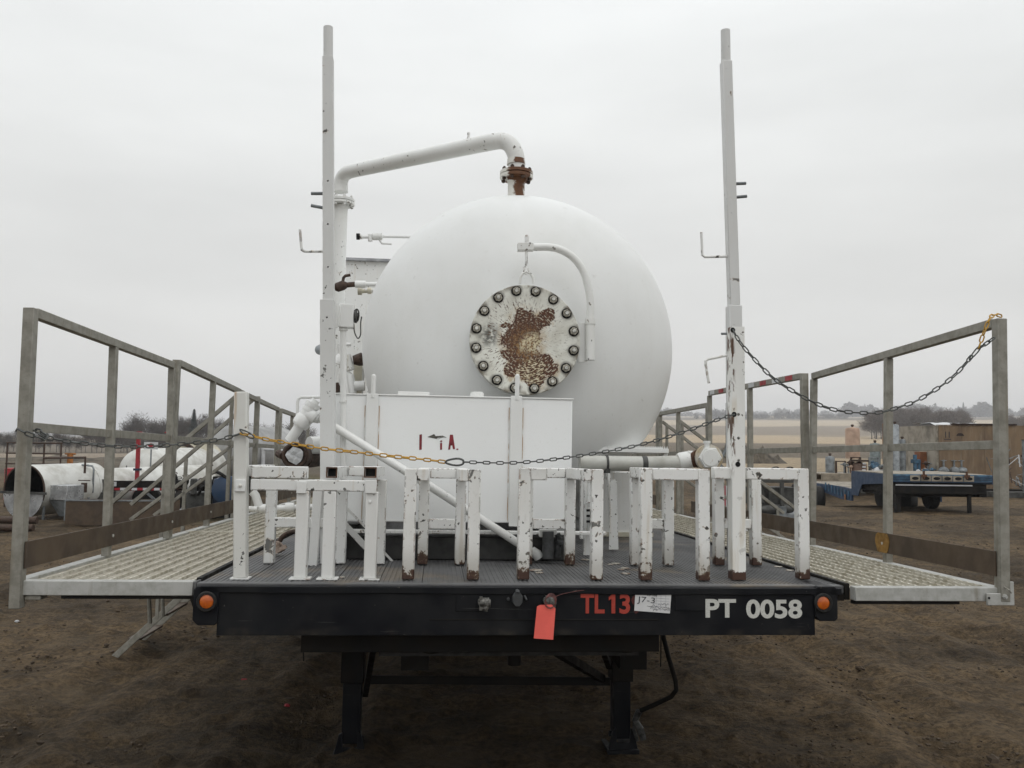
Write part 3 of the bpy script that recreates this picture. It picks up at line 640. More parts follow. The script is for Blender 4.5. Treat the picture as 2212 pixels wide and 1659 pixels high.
m = MB(); m.bar(tp(1300, 1466, Yg), tp(1195, 1402, .6), .04, .04); m.build('diagonal_brace', M_BLK2, tr); m = MB(); m.bar(tp(789, 1500, Yg), tp(806, 1400, Yg-.6), .03, .03); m.build('diagonal_brace', M_BLK2, tr); m = MB(); m.bar(tp(1316, 1440, Yg), tp(1300, 1395, Yg-.5), .03); m.build('diagonal_brace', M_BLK2, tr)
m = MB(); m.tube([tp(1432, 1372, 1.25), tp(1444, 1420, 1.25), tp(1459, 1470, 1.25), tp(1461, 1490, 1.25), tp(1450, 1505, 1.27), tp(1410, 1524, 1.32), tp(1384, 1535, 1.36)], .013, 10); m.build('crank_handle', M_BLK2, tr)
m = MB(); m.tube([tp(1381, 1536, 1.36), tp(1372, 1556, 1.38), tp(1383, 1575, 1.36), tp(1390, 1597, 1.36)], [.02, .018, .022, .018], 10); m.tube([tp(1372, 1545, 1.4), tp(1369, 1575, 1.4), tp(1377, 1600, 1.4)], .01, 8); m.build('crank_grip', plain('worn_steel_grey', (.09, .09, .085), .45, .3, .5, 40), tr)
m = MB(); m.cyl(tp(655, 1405, .15), tp(656, 1428, .15), .003, 6); m.cyl(tp(1428, 1372, .3), tp(1427, 1440, .3), .003, 6); m.build('dangling_wire', M_BLK2, tr)
# long frame rails and rear wheels (hidden from the front, seen from the side)
for x in (-.45, .52): MB().box(x-.06, x+.06, .35, YEND, -.42, -.062).build('frame_rail', M_BLK2, tr)
for yy in (8.4, 9.7):
    MB().cyl((-1.0, yy, -.62), (1.03, yy, -.62), .06, 12).build('axle', M_BLK2, tr)
    for x, dx in ((-1.2, .26), (.97, .26)):
        m = MB(); m.lathe([(.3, 0), (.48, .01), (.51, .06), (.51, .2), (.48, .25), (.3, .26)], (x, yy, -.62), (1, 0, 0), 32); w = m.build('wheel', M_RUB, tr); MB().lathe([(.29, .0), (.26, .05), (.1, .06), (.08, .0)], (x-.003 if x < 0 else x+.263, yy, -.62), (1, 0, 0) if x < 0 else (-1, 0, 0), 24).build('rim', M_DGREY, w)
# remnants of a removed foot, welds and rust marks on the deck
m = MB()
for u, v, s in ((1350, 1228, .02), (1330, 1218, .024), (1352, 1240, .022), (1342, 1231, .018), (1158, 1233, .03), (1165, 1238, .02), (1265, 1210, .022), (740, 1248, .012), (1318, 1220, .016), (1680, 1225, .02), (1706, 1233, .018)):
    r = Vector((u-CU, v-CV, F_)); t = OT.dot(zt)/r.dot(zt); q = r*t-OT; x, y = q.dot(xt), q.dot(yt)
    m.prism([(x+math.cos(a)*s*random.uniform(.7, 1.3), y+math.sin(a)*s*random.uniform(.8, 1.6), .0012) for a in np.linspace(0, 6.28, 8)[:-1]], (0, 0, .0025))
m.build('paint_remnant', plain('flaked_paint', (.50, .48, .42), .7, 0, .5, 40, (.13, .06, .03)), tr, kind='stuff', label='flakes of old white paint and rust on the dark deck')

# ================================================================== walkways
def walkway(side, label):
    sgn = -1 if side == 'l' else 1
    xi = XL-.02 if side == 'l' else XR+.02; xo = -2.0 if side == 'l' else 1.985
    yf = .02 if side == 'l' else -.06; ye = 7.6
    t = thing('walkway', label, 'walkway', ((xi+xo)/2, yf, 0), None, 'side walkways of the trailer')
    n = 10; x_in, x_out = xi+sgn*.012, xo-sgn*.02; pw = (x_out-x_in)/n
    # grating rows: tray + serrated ridge + arched treads, one mesh shared by all rows
    seg = .052; ns = int((ye-yf-.1)/seg)
    base = MB(); w = abs(pw)
    base.box(-w/2+.0015, w/2-.0015, 0, ns*seg, -.020, -.0095)
    base.mi = 1
    top = []
    for k in range(ns*4+1):
        y = k*seg/4; ph = k % 4; zz = (.0005, .0014, .0022, .0014)[ph]+random.uniform(-.0009, .0009); xx = (-.002, .0, .002, .0)[ph]+random.uniform(-.0012, .0012)
        top.append((y, zz, xx))
    o = len(base.v)
    for y, zz, xx in top: base.v += [(w*.40+xx-.005, y, -.013), (w*.40+xx-.0042, y, zz), (w*.40+xx+.0042, y, zz), (w*.40+xx+.006, y, -.013)]
    for k in range(len(top)-1):
        a = o+k*4; b = a+4
        for j in range(3): base.f.append((a+j, a+j+1, b+j+1, b+j)); base.m.append(1)
    base.mi = 0
    for k in range(ns):
        y = k*seg+seg*.3+random.uniform(-.004, .004); zc = random.uniform(-.0085, -.0062); h0 = []
        for j in range(5):
            tt = j/4-.5; h0.append((-w*.42+(tt+.5)*w*.76, y+.010*(1-4*tt*tt), zc-.002*4*tt*tt))
        for j in range(4):
            (xa, ya, za), (xb, yb, zb_) = h0[j], h0[j+1]
            base.add([(xa, ya-.005, za), (xb, yb-.005, zb_), (xb, yb+.006, zb_-.003), (xa, ya+.006, za-.003), (xa, ya-.005, -.0125), (xb, yb-.005, -.0125), (xb, yb+.006, -.0125), (xa, ya+.006, -.0125)], [(0, 1, 2, 3), (0, 4, 5, 1), (3, 2, 6, 7)])
    me = base.mesh('grating_plank', [M_GR, M_GR2], ang=25); b = BASE[t.name]
    for i in range(n):
        x = x_in+pw*(i+.5); sub(t, me, 'grating_plank', Matrix.Translation(Vector((x, yf+.055+random.uniform(-.0, .02), 0))-b))
    for yy in (2.3, 4.7, 7.0): MB().box(min(xi, xo), max(xi, xo), yy, yy+.025, -.011, .0065).build('grating_joint', M_GR2, t)
    zt0 = -.001
    MB().box(min(xi, xo)+.0, max(xi, xo), yf, yf+.05, -.052, .004).build('front_edge_beam', M_AL, t, bev=.003)
    m = MB(); m.box(xo-.025, xo+.025, yf+.052, ye, -.05, .003) if side == 'l' else m.box(xo-.025, xo+.025, yf+.052, ye, -.05, .003); m.build('outer_edge_beam', M_AL, t, bev=.003)
    m = MB(); m.box(min(xi, xi-sgn*.02), max(xi, xi-sgn*.02), yf+.052, ye, -.055, .012); m.build('inner_edge_angle', M_BLK2, t)
    m = MB(); xs = sorted((xi-sgn*.0, xo-sgn*.18)); m.box(xs[0], xs[1], yf+.012, yf+.045, -.066, -.0535)
    for k in range(1, 6): m.box(min(xi, xo)+.03, max(xi, xo)-.03, k*1.3, k*1.3+.05, -.10, -.0535)
    m.build('support_bearer', M_BLK2, t)
    if side == 'l': MB().box(tp(52, 1270, yf).x, tp(87, 1270, yf).x, yf+.008, yf+.07, tp(60, 1297, yf).z, -.0535).build('end_bracket', M_G, t, bev=.003)
    else:
        a = tp(2133, 1282, yf-.02); c = tp(2192, 1308, yf-.02); m = MB(); m.box(a.x, c.x, yf-.02, yf-.008, c.z, a.z); m.box(tp(2166, 1256, yf-.02).x, c.x, yf-.02, yf-.008, a.z-.001, a.z+.048)
        br = m.build('end_bracket', M_AL, t, bev=.002); q = tp(2170, 1289, yf-.022); MB().lathe([(.011, 0), (.011, .008), (.006, .009), (.006, .016)], (q.x, yf-.02, q.z), (0, -1, 0), 6).build('bolt', M_AL, br)
        q = tp(2137, 1292, yf-.022); MB().lathe([(.0055, .0), (.0055, .0012)], (q.x, yf-.02, q.z), (0, -1, 0), 10).build('bolt_hole', M_DARK, br); q = tp(2177, 1274, yf-.03); MB().tube([(q.x-.01, yf-.022, q.z+.01), (q.x, yf-.04, q.z), (q.x+.012, yf-.034, q.z-.012)], .003, 8).build('pin_clip', M_G, br)
    return t, xo, yf
wl = walkway('l', 'muddy grated walkway along the left side of the trailer')
wr = walkway('r', 'muddy grated walkway along the right side of the trailer')

# ================================================================== guard rails
def railing(x, posts, secs, label, toe, cat='railing', w=.043, mid=.60, x_lean=0, za=1.04, zb=1.04, pb_=-.10, topx=.03, group='guard railings along the walkways'):
    t = thing('guard_railing', label, cat, (x, posts[0], -.05), None, group)
    for i, y in enumerate(posts):
        ww = w if i == 0 else w*.86; d = ww
        zr = za+(zb-za)*(y-posts[0])/(posts[-1]-posts[0])
        MB().bar((x, y, pb_ if i == 0 else .0), (x+x_lean, y, zr+.015 if i == 0 else zr-.02), ww, d, (0, 1, 0)).build('post', M_G, t, bev=.003)
    for a, b in secs:
        MB().bar((x+x_lean, a, za), (x+x_lean, b, zb), .038, .04).build('top_rail', M_G, t, bev=.003)
        MB().bar((x+x_lean*.5, a, mid), (x+x_lean*.5, b, mid), .012, .038).build('mid_rail', M_G, t, bev=.002)
    if toe:
        sg = 1 if x < 0 else -1
        a, b = toe; MB().box(x+sg*.020 if sg > 0 else x-.026, x+.026 if sg > 0 else x-.020, a, b, .052, .155).build('toe_board', M_BRN, t, bev=.001)
        for y in posts[1:]:
            if a < y < b: MB().lathe([(.008, 0), (.008, .004), (.003, .005)], (x+sg*.026, y, .10), (sg, 0, 0), 8).build('bolt', M_STUD, t)
    return t
railing(-1.978, [.02, .90, 1.84], [(.045, 1.84)], 'grey steel guard railing at the near left corner, its post tied with the chain', (.01, 1.86), za=1.056, zb=1.045, x_lean=-.022)
railing(-2.0, [1.93, 2.80, 3.60], [(1.955, 3.60)], 'grey guard railing on the left walkway, middle section behind the near one', (1.88, 3.60), za=1.072, zb=1.025)
railing(-2.02, [4.42, 5.42], [(3.64, 5.42)], 'grey guard railing on the left walkway beside the stair opening', (3.64, 4.2), za=1.03, zb=.985)
railing(-2.02, [5.55, 6.30, 7.5], [(5.57, 7.5)], 'farthest grey guard railing on the left walkway', (5.5, 7.5), za=.985, zb=.97)
railing(1.985, [-.06, .85, 1.76], [(-.035, 1.76)], 'grey steel guard railing at the near right corner with the yellow chain on its post', (-.06, 1.80), za=1.124, zb=1.07, pb_=-.05, x_lean=.03)
rr2 = railing(1.985, [1.84, 2.81, 3.78], [(1.865, 3.76)], 'grey guard railing on the right walkway with red and white tape on its top rail', (1.82, 3.78), za=1.08, zb=1.115)
railing(2.0, [3.86, 4.81, 5.50], [(3.88, 5.50)], 'grey guard railing far along the right walkway beside the stairs', (3.82, 4.3), za=1.02, zb=1.03)
railing(2.0, [5.6, 6.5, 7.5], [(5.62, 7.5)], 'farthest grey guard railing on the right walkway behind the tank', (5.6, 7.5), za=1.03, zb=1.03)
for i in range(8):
    y = 1.98+i*.23; zq = 1.08+.035*(y-1.84)/1.92; MB().box(1.964, 1.9655, y, y+.115, zq-.016, zq+.016).build('tape_strip', M_RED if i % 2 == 0 else M_TARP, rr2)
# yellow paint patch on the right toe board
m = MB(); cpt = [(1.9565, .85+math.cos(a)*.07*(1+.1*math.sin(3*a)), .10+max(-.047, min(.054, math.sin(a)*.07))) for a in np.linspace(0, 2*math.pi, 20)[:-1]]; m.prism(cpt, (.0015, 0, 0))
p_ = m.build('paint_patch', plain('ochre_paint_patch', (.30, .16, .03), .6, 0, .3, 30), [o for o in bpy.data.objects if o.name.startswith('guard_railing') and 'near right' in o['label']][0])

# ================================================================== side stairs
def stairs(x0, dx, Y, wy, label, z0=-.28, hr=((0, 1.0), (1.0, .06)), mr_=((0, .60), (.8, -.03))):
    "descend outwards (along X) from the walkway edge; rails as (distance, height) pairs"
    t = thing('side_stairs', label, 'stairs', (x0, Y, 0), None, 'side stairs of the trailer')
    sg = 1 if dx > 0 else -1; zg = -1.13
    for y in (Y, Y+wy):
        MB().bar((x0, y, z0), (x0+dx, y, zg), .02, .05, (0, 0, 1)).build('stringer', M_G, t, bev=.003)
        MB().bar((x0+sg*hr[0][0], y, hr[0][1]), (x0+sg*hr[1][0], y, hr[1][1]), .032, .032).build('handrail', M_G, t, bev=.003)
        MB().bar((x0+sg*mr_[0][0], y, mr_[0][1]), (x0+sg*mr_[1][0], y, mr_[1][1]), .028, .028).build('mid_rail', M_G, t, bev=.003)
        for f in ((.04, .55) if dx < 0 else (.04, .55, .95)):
            d = f*hr[1][0]; zz = hr[0][1]+(hr[1][1]-hr[0][1])*f; MB().bar((x0+sg*d, y, z0+(zg-z0)*min(1, d/abs(dx))), (x0+sg*d, y, zz), .028, .028, (0, 1, 0)).build('post', M_G, t, bev=.003)
    for k in range(4):
        f = (k+.6)/4.4; xx = x0+dx*f; z = z0+(zg-z0)*f; MB().box(xx-.05, xx+.05, Y+.012, Y+wy-.012, z-.01, z+.008).build('tread', M_BRN, t, bev=.002)
    return t
stairs(-2.04, -.88, 3.72, .58, 'grey side stairs going down to the yard from the left walkway')
stairs(2.04, 1.35, 5.0, .58, 'grey side stairs going down to the yard from the right walkway', 0, ((0, .95), (1.35, -.02)), ((0, .5), (1.2, -.3)))
m = MB(); m.cyl(tp(322, 1292, 1.6), tp(324, 1347, 1.6), .012, 8); m.cyl(tp(351, 1294, 2.2), tp(352, 1332, 2.2), .012, 8)
m.build('support_bearer', M_G, wl[0])

# ================================================================== tool racks of square tube at the front of the deck
S5 = .050
def leg(t, u, v, Y, top_v=1012, mat=None, w=S5, chip=True):
    b = tp(u, v, Y); a = tp(u, top_v, Y); ztop = a.z
    MB().bar((b.x, Y, .004), (b.x, Y, ztop), w, w, (0, 1, 0)).build('leg', mat or M_WC, t, bev=.004); return b.x, ztop
def plate(m, x, y, w=.085, z=.006): m.box(x-w/2, x+w/2, y-w*.4, y+w*.4, .0008, z)
def rack(label, fronts, rears, mat, topv, stub=None, front_bar=None, rear_bar=True, low_v=1131, group='square-tube racks at the front of the deck'):
    Yf_, Yr = fronts[0][2], rears[0][2]; xs = [tp(u, 1200, Y).x for u, v, Y in fronts]; rs = [tp(u, 1200, Y).x for u, v, Y in rears]
    t = thing('tube_rack', label, 'rack', (sum(xs)/len(xs), Yf_, 0), None, group)
    zt1 = tp(fronts[0][0], topv, Yf_).z; h = S5
    for x, (u, v, Y) in zip(xs, fronts): MB().bar((x, Y, .004), (x, Y, zt1-h*.0), S5, S5, (0, 1, 0)).build('leg', mat, t, bev=.004)
    for x, (u, v, Y) in zip(rs, rears): MB().bar((x, Y, .004), (x, Y, zt1-h-.002), S5*.98, S5*.98, (0, 1, 0)).build('leg', mat, t, bev=.004)
    for a, b in zip(xs, rs):
        d = S5/2
        if abs(a-b) > .02: MB().bar((a+(d+.001)*(1 if b > a else -1), Yf_, zt1-h/2), (b+(d)*(1 if b > a else -1), Yf_, zt1-h/2), h, h).build('top_bar', mat, t, bev=.004)
        MB().bar((b, Yf_+d+.001, zt1-h/2), (b, Yr+d, zt1-h/2), S5*.985, h*.985).build('top_bar', mat, t, bev=.004)
    if rear_bar and len(rs) > 1: MB().bar((rs[0]+.026, Yr, zt1-h/2-.001), (rs[-1]-.026, Yr, zt1-h/2-.001), h*.96, h*.96).build('top_bar', mat, t, bev=.004)
    if front_bar: MB().bar((min(xs[0], rs[0])+.027, Yf_-.0005, zt1-h/2), (xs[-1]-.026, Yf_-.0005, zt1-h/2), h, h).build('top_bar', mat, t, bev=.004)
    zl = tp(rears[0][0], low_v, Yr).z
    if len(rs) > 1: MB().bar((rs[0]+.026, Yr, zl), (rs[-1]-.026, Yr, zl), h*.9, h*.95).build('lower_bar', mat, t, bev=.004)
    return t, zt1, xs, rs
rack('white square-tube rack, first of the plain ones right of the open-ended tubes', [(883, 1252, .13), (1022, 1252, .13)], [(913, 1222, .64), (993, 1223, .64)], M_WC, 1012)
rack('white square-tube rack behind the red tag, standing over the end of the diagonal pipe', [(1130, 1252, .14), (1288, 1253, .14)], [(1138, 1220, .66), (1230, 1218, .66)], M_WC, 1011)
rack('white square-tube rack above the paper label, with a full bar across its front', [(1394, 1254, .135), (1518, 1255, .135)], [(1372, 1224, .66), (1443, 1227, .66)], M_WC, 1011, front_bar=True)
tF, zF, xsF, rsF = rack('white chipped tube rack at the right corner, attached to the rusty post', [(1733, 1253, .19)], [(1552, 1225, .68), (1632, 1220, .68)], M_WC, 1012)
xl = tp(1594, 1030, .18).x; MB().bar((xl+.034, .185, zF-.026), (xsF[0]-.026, .185, zF-.026), .05, .05).build('top_bar', M_WC, tF, bev=.004)
x0 = tp(1540, 1030, .18).x; MB().bar((x0, .185, zF-.026), (xl-.034, .185, zF-.026), .05, .05).build('top_bar', M_WC, tF, bev=.004)
MB().bar((rsF[0], .21, zF-.027), (rsF[0], .69, zF-.027), .048, .048).build('top_bar', M_WC, tF, bev=.004)

# left double rack with tall chain post and open tube ends
tA = thing('tube_rack', 'white square-tube rack at the left corner with the tall chain post and orange reflector', 'rack', (tp(520, 1250, .135).x, .135, 0), None, 'square-tube racks at the front of the deck')
YA = .135
pa = tp(520, 1253, YA); ptop = tp(522, 847, YA)
MB().bar((pa.x, YA, .006), (ptop.x, YA, ptop.z), .052, .052, (0, 1, 0)).build('chain_post', white_paint('white_paint_rust_runs', (.73, .73, .70), chip=.3, dirt=.4, streak=.9), tA, bev=.004)
m = MB(); plate(m, pa.x, YA, .075); m.build('foot_plate', M_WL, tA)
zb_ = tp(660, 1048, YA).z; x1 = tp(665, 1020, YA).x
MB().bar((pa.x+.027, YA+.002, tp(600, 1020, YA).z), (x1, YA+.002, tp(600, 1020, YA).z), .05, .050).build('top_bar', M_WL, tA, bev=.004)
xe = tp(813, 1048, YA).x
MB().bar((pa.x+.027, YA, zb_), (xe-.045, YA, zb_), .046, .046).build('long_bar', M_WL, tA, bev=.004)
for u0, u1, v0, v1 in ((509, 530, 1036, 1062), (641, 661, 1040, 1066), (789, 813, 1037, 1066)):
    a = tp(u0, v0, YA-.03); b = tp(u1, v1, YA-.03); k = MB().box(a.x, b.x, YA-.034, YA-.0265, b.z, a.z).build('clamp_plate', M_W, tA, bev=.002)
    if u0 == 509: MB().lathe([(.007, 0), (.007, .005), (.004, .006), (.004, .01)], ((a.x+b.x)/2, YA-.034, (a.z+b.z)/2), (0, -1, 0), 6).build('bolt', M_STUD, k)
for u, v in ((649, 1249), (708, 1251), (799, 1251)):
    b = tp(u, v, YA); MB().bar((b.x, YA+.001, .006), (b.x, YA+.001, zb_-.0235), .05, .05, (0, 1, 0)).build('leg', white_paint('white_paint_post_%d' % u, (.75, .75, .73), chip=.25, dirt=.45), tA, bev=.004)
    m = MB(); plate(m, b.x, YA, .085); m.build('foot_plate', M_WL, tA)
q = tp(799, 1084, YA-.03); MB().lathe([(.006, 0), (.006, .003), (.003, .004)], (q.x, YA-.0255, q.z), (0, -1, 0), 10).build('bolt', M_WL, tA)
Yr = .64
for u in (581, 735, 820):
    b = tp(u, 1221, Yr); MB().bar((b.x, Yr, .004), (b.x, Yr, tp(u, 1036, Yr).z), .047, .047, (0, 1, 0)).build('leg', M_WL, tA, bev=.004)
MB().bar((tp(594, 1127, Yr).x, Yr, tp(594, 1128, Yr).z), (tp(722, 1127, Yr).x, Yr, tp(594, 1128, Yr).z), .045, .045).build('lower_bar', M_WL, tA, bev=.004)
zt2 = tp(716, 1020, YA).z
def open_tube(u0, u1, mat=M_WL):
    a = tp(u0, 1009, YA-.02); b = tp(u1, 1032, YA-.02); x0, x1, z1, z0 = a.x, b.x, a.z, b.z; wt_ = .005; y0, y1 = YA-.02, Yr+.02
    m = MB(); m.box(x0, x0+wt_, y0, y1, z0, z1); m.box(x1-wt_, x1, y0, y1, z0, z1); m.box(x0+wt_, x1-wt_, y0, y1, z0, z0+wt_); m.box(x0+wt_, x1-wt_, y0, y1, z1-wt_, z1)
    o = m.build('open_tube', mat, tA); MB().box(x0+wt_+.0005, x1-wt_-.0005, y0+.02, y0+.024, z0+wt_+.0005, z1-wt_-.0005).build('tube_shade_plate', M_DARK, o)  # black plate just inside the mouth stands in for the shade within the tube
    k = MB(); e = .0006; k.box(x0-e, x0+wt_, y0-.001, y0+.002, z0-e, z1+e); k.box(x1-wt_, x1+e, y0-.001, y0+.002, z0-e, z1+e); k.box(x0+wt_+.0002, x1-wt_-.0002, y0-.001, y0+.002, z0-e, z0+wt_); k.box(x0+wt_+.0002, x1-wt_-.0002, y0-.001, y0+.002, z1-wt_, z1+e); k.build('rusty_rim', M_RUST, o)
    return (x0+x1)/2
xo1 = open_tube(705, 728); xo2 = open_tube(787, 813)
MB().bar((xo1+.028, Yr-.1, zt2), (xo2-.028, Yr-.1, zt2), .048, .046).build('top_bar', M_WL, tA, bev=.004)
MB().bar((tp(581, 1020, Yr).x, YA+.03, zt2), (tp(581, 1020, Yr).x, Yr+.02, zt2), .047, .045).build('top_bar', M_WL, tA, bev=.004)
q = tp(508, 1033, YA); MB().prism([(pa.x-.0275, YA-.02, q.z-.015), (pa.x-.031, YA-.02, q.z), (pa.x-.0275, YA-.02, q.z+.016), (pa.x-.026, YA-.02, q.z)], (0, .04, 0)).build('reflector', plain('orange_reflector', (.55, .10, .02), .35), tA)

# ================================================================== tall telescopic poles
def holed(m, x, y, z0, z1, w, holes, xt_=None, r=.0048):
    "square tube along z with octagonal see-through holes; xt_ = x at top"
    xt_ = x if xt_ is None else xt_; X = lambda z: x+(xt_-x)*(z-z0)/(z1-z0); h = w/2; zz = z0
    def seg(a, b): m.add([(X(q)+sx*h, y+sy*h, q) for q in (a, b) for sx, sy in ((-1, -1), (1, -1), (1, 1), (-1, 1))], [(0, 1, 5, 4), (1, 2, 6, 5), (2, 3, 7, 6), (3, 0, 4, 7)])
    for hz in sorted(holes):
        a, b = hz-h, hz+h; seg(zz, a); zz = b
        sq = [(-1, -1), (0, -1), (1, -1), (1, 0), (1, 1), (0, 1), (-1, 1), (-1, 0)]
        vs = []
        for sy in (-1, 1):
            vs += [(X(hz)+s0*h, y+sy*h, hz+s1*h) for s0, s1 in sq]+[(X(hz)+r*math.cos(math.atan2(s1, s0)), y+sy*h, hz+r*math.sin(math.atan2(s1, s0))) for s0, s1 in sq]
        fs = []
        for k in range(8):
            j = (k+1) % 8; fs += [(k, j, 8+j, 8+k), (16+j, 16+k, 24+k, 24+j), (8+k, 8+j, 24+j, 24+k)]
        for sx in (-1, 1): vs += [(X(hz)+sx*h, y-h, a), (X(hz)+sx*h, y+h, a), (X(hz)+sx*h, y+h, b), (X(hz)+sx*h, y-h, b)]
        fs += [(32, 33, 34, 35), (36, 37, 38, 39)]
        m.add(vs, fs)
    seg(zz, z1); return m
YP = .66
tL = thing('telescopic_pole', 'tall white telescopic pole on the left, straight, with see-through holes', 'pole', (tp(708, 1222, YP).x, YP, 0), None, 'tall poles rising from the front of the deck')
zs = tp(708, 652, YP); zm = tp(709, 127, YP); ztp = tp(709, 59, YP); xb = tp(709, 1222, YP).x
m = holed(MB(), xb, YP, .004, zs.z, .0665, [tp(707, 688, YP).z], zs.x); m.box(zs.x-.0335, zs.x+.0335, YP-.0335, YP+.0335, zs.z, zs.z+.004); m.build('lower_sleeve', M_POLE, tL, ang=25)
a = tp(710, 651, YP); m = holed(MB(), a.x, YP, zs.z+.004, zm.z, .051, [tp(709, v, YP).z for v in (394, 487, 579)], zm.x); m.box(zm.x-.0256, zm.x+.0256, YP-.0256, YP+.0256, zm.z, zm.z+.001); m.build('upper_tube', M_POLE, tL, ang=25)
m = MB(); m.tube([(zm.x, YP, zm.z), (ztp.x, YP, ztp.z)], .0238, 20); m.build('top_tube', M_POLE, tL)
def rodp(t, pts, Y, r=.0065, mat=M_WL, name='hook'): MB().tube([tp(u, v, Y) for u, v in pts], r, 10).build(name, mat, t)
rodp(tL, [(699, 418), (672, 418)], YP, .008, M_GREY, 'peg'); rodp(tL, [(699, 449), (672, 444)], YP, .008, M_GREY, 'peg')
rodp(tL, [(698, 543), (657, 543), (652, 540), (651, 533), (648, 496)], YP)
tR = thing('telescopic_pole', 'tall white telescopic pole on the right, leaning slightly, with three hooks', 'pole', (tp(1590, 1222, YP).x, YP, 0), None, 'tall poles rising from the front of the deck')
b = tp(1589, 1222, YP); s1 = tp(1585, 661, YP); s2 = tp(1585, 664, YP); s3 = tp(1568, 134, YP); s4 = tp(1567, 66, YP)
MB().bar((b.x, YP, .004), s1, .066, .066, (0, 1, 0)).build('lower_sleeve', M_POLE, tR, bev=.004)
MB().bar(s1, s3, .052, .052, (0, 1, 0)).build('upper_tube', M_POLE, tR, bev=.004)
MB().tube([s3, s4], .0243, 20).build('top_tube', M_POLE, tR)
rodp(tR, [(1588, 397), (1611, 396)], YP, .008, M_GREY, 'peg'); rodp(tR, [(1589, 426), (1613, 424)], YP, .008, M_GREY, 'peg')
rodp(tR, [(1570, 554), (1522, 555), (1517, 551), (1515, 502)], YP); rodp(tR, [(1574, 767), (1529, 776), (1524, 780), (1524, 786), (1531, 828)], YP); rodp(tR, [(1574, 721), (1558, 721)], YP, .006, M_GREY, 'peg')
tP = thing('chain_post', 'white rust-flecked square post in front of the right pole, holding both chains', 'post', (tp(1592, 1252, .17).x, .17, 0))
b = tp(1592, 1252, .17); a = tp(1589.5, 708, .17)
m = holed(MB(), b.x, .17, .004, a.z, .0585, [tp(1592, 896, .17).z, tp(1592, 995, .17).z, tp(1592, 1006, .17).z+.12], a.x, .007); m.box(a.x-.029, a.x+.029, .141, .199, a.z, a.z+.001)
m.build('square_tube', M_WR, tP, ang=25)
m = MB()
for u, v in ((1583, 713), (1586, 895), (1594, 1003)):
    p = tp(u, v, .14); m.lathe([(.0115, 0), (.011, .0014), (.0001, .0015)], (p.x, .1405, p.z), (0, -1, 0), 14, False)
m.build('bolt_hole', M_DARK, tP)

# ================================================================== chains
def catm(pts, n=16):
    P = [Vector(p) for p in pts]; P = [P[0]*2-P[1]]+P+[P[-1]*2-P[-2]]; out = []
    for i in range(1, len(P)-2):
        for k in range(n):
            t = k/n; a, b, c, d = P[i-1], P[i], P[i+1], P[i+2]
            out.append(.5*((2*b)+(c-a)*t+(2*a-5*b+4*c-d)*t*t+(3*b-a-3*c+d)*t*t*t))
    out.append(P[-2]); return out
def link_mesh(L, W_, r, mat, n=7):
    pts = []; q = (L-W_)/2; R0 = (W_/2-r)
    for k in range(7): a = -math.pi/2+math.pi*k/6; pts.append((q+R0*math.cos(a), R0*math.sin(a), 0))
    for k in range(7): a = math.pi/2+math.pi*k/6; pts.append((-q+R0*math.cos(a), R0*math.sin(a), 0))
    return MB().tube(pts, r, n, closed=True).mesh('link', mat, ang=60)
def chain(label, pts, pitch, mat, cat='chain', W_=.019, r=.0029, group='chains strung across the front of the deck'):
    pts = catm(pts); t = thing('barrier_chain', label, cat, pts[0], None, group)
    me = link_mesh(pitch+2*r+.001, W_, r, mat); acc = [0]
    for a, b in zip(pts, pts[1:]): acc.append(acc[-1]+(b-a).length)
    n = max(1, round(acc[-1]/pitch)); ph = random.uniform(-.3, .3)
    def at_(s):
        s = max(0, min(acc[-1], s)); i = 0
        while i < len(acc)-2 and acc[i+1] < s: i += 1
        f = (s-acc[i])/max(1e-9, acc[i+1]-acc[i]); return pts[i].lerp(pts[i+1], f)
    base = BASE[t.name]; p_ = acc[-1]/n
    for i in range(n):
        a, b = at_(i*p_), at_((i+1)*p_); x = (b-a).normalized(); y = Vector((0, 1, 0)); z = x.cross(y).normalized(); y = z.cross(x)
        M = Matrix((x, y, z)).transposed().to_4x4(); tw = (math.pi/2 if i % 2 else 0)+ph+random.uniform(-.25, .25)
        M = Matrix.Translation((a+b)/2-base) @ M @ Matrix.Rotation(tw, 4, 'X'); sub(t, me, 'link', M)
    return t
def carabiner(label, p, q, w=.036, r=.0042, mat=M_CH):
    t = thing('snap_hook', label, 'hook', p); p = Vector(p); q = Vector(q); d = (q-p); L = d.length; x = d.normalized(); z = x.cross(Vector((0, 1, 0))).normalized(); pts = []
    for k in range(18):
        a = 2*math.pi*k/18; wv = w/2*(.75+.25*math.cos(a)); pts.append(p+d*.5+x*(L/2*math.cos(a))+z*(wv*math.sin(a)))
    MB().tube(pts, r, 8, closed=True).build('hook_body', mat, t); return t
P1 = lambda u, v, Y=.095: tp(u, v, Y)
chain('grey chain from the near left railing post to the left rack post', [tp(84, 937, -.02), P1(93, 943, .0), P1(128, 950, .02), P1(160, 955, .04), P1(247, 964), P1(315, 964), P1(370, 961), P1(432, 955), P1(481, 948), P1(518, 937)], .031, M_CH)
chain('grey chain wrapped round the near left railing post', [tp(38, 926, -.035), tp(50, 933, -.04), tp(66, 939, -.035), tp(92, 948, -.01), tp(104, 944, .0), tp(92, 934, .02), tp(78, 930, .04), tp(60, 929, .065), tp(44, 926, .06), tp(36, 928, .0)], .034, M_CH, W_=.022, r=.0034)
chain('yellow coated chain running from the left rack post to the middle hook', [P1(519, 936), P1(549, 943), P1(585, 951), P1(640, 960), P1(697, 969), P1(770, 977), P1(850, 986), P1(910, 992), P1(962, 998)], .030, M_YEL)
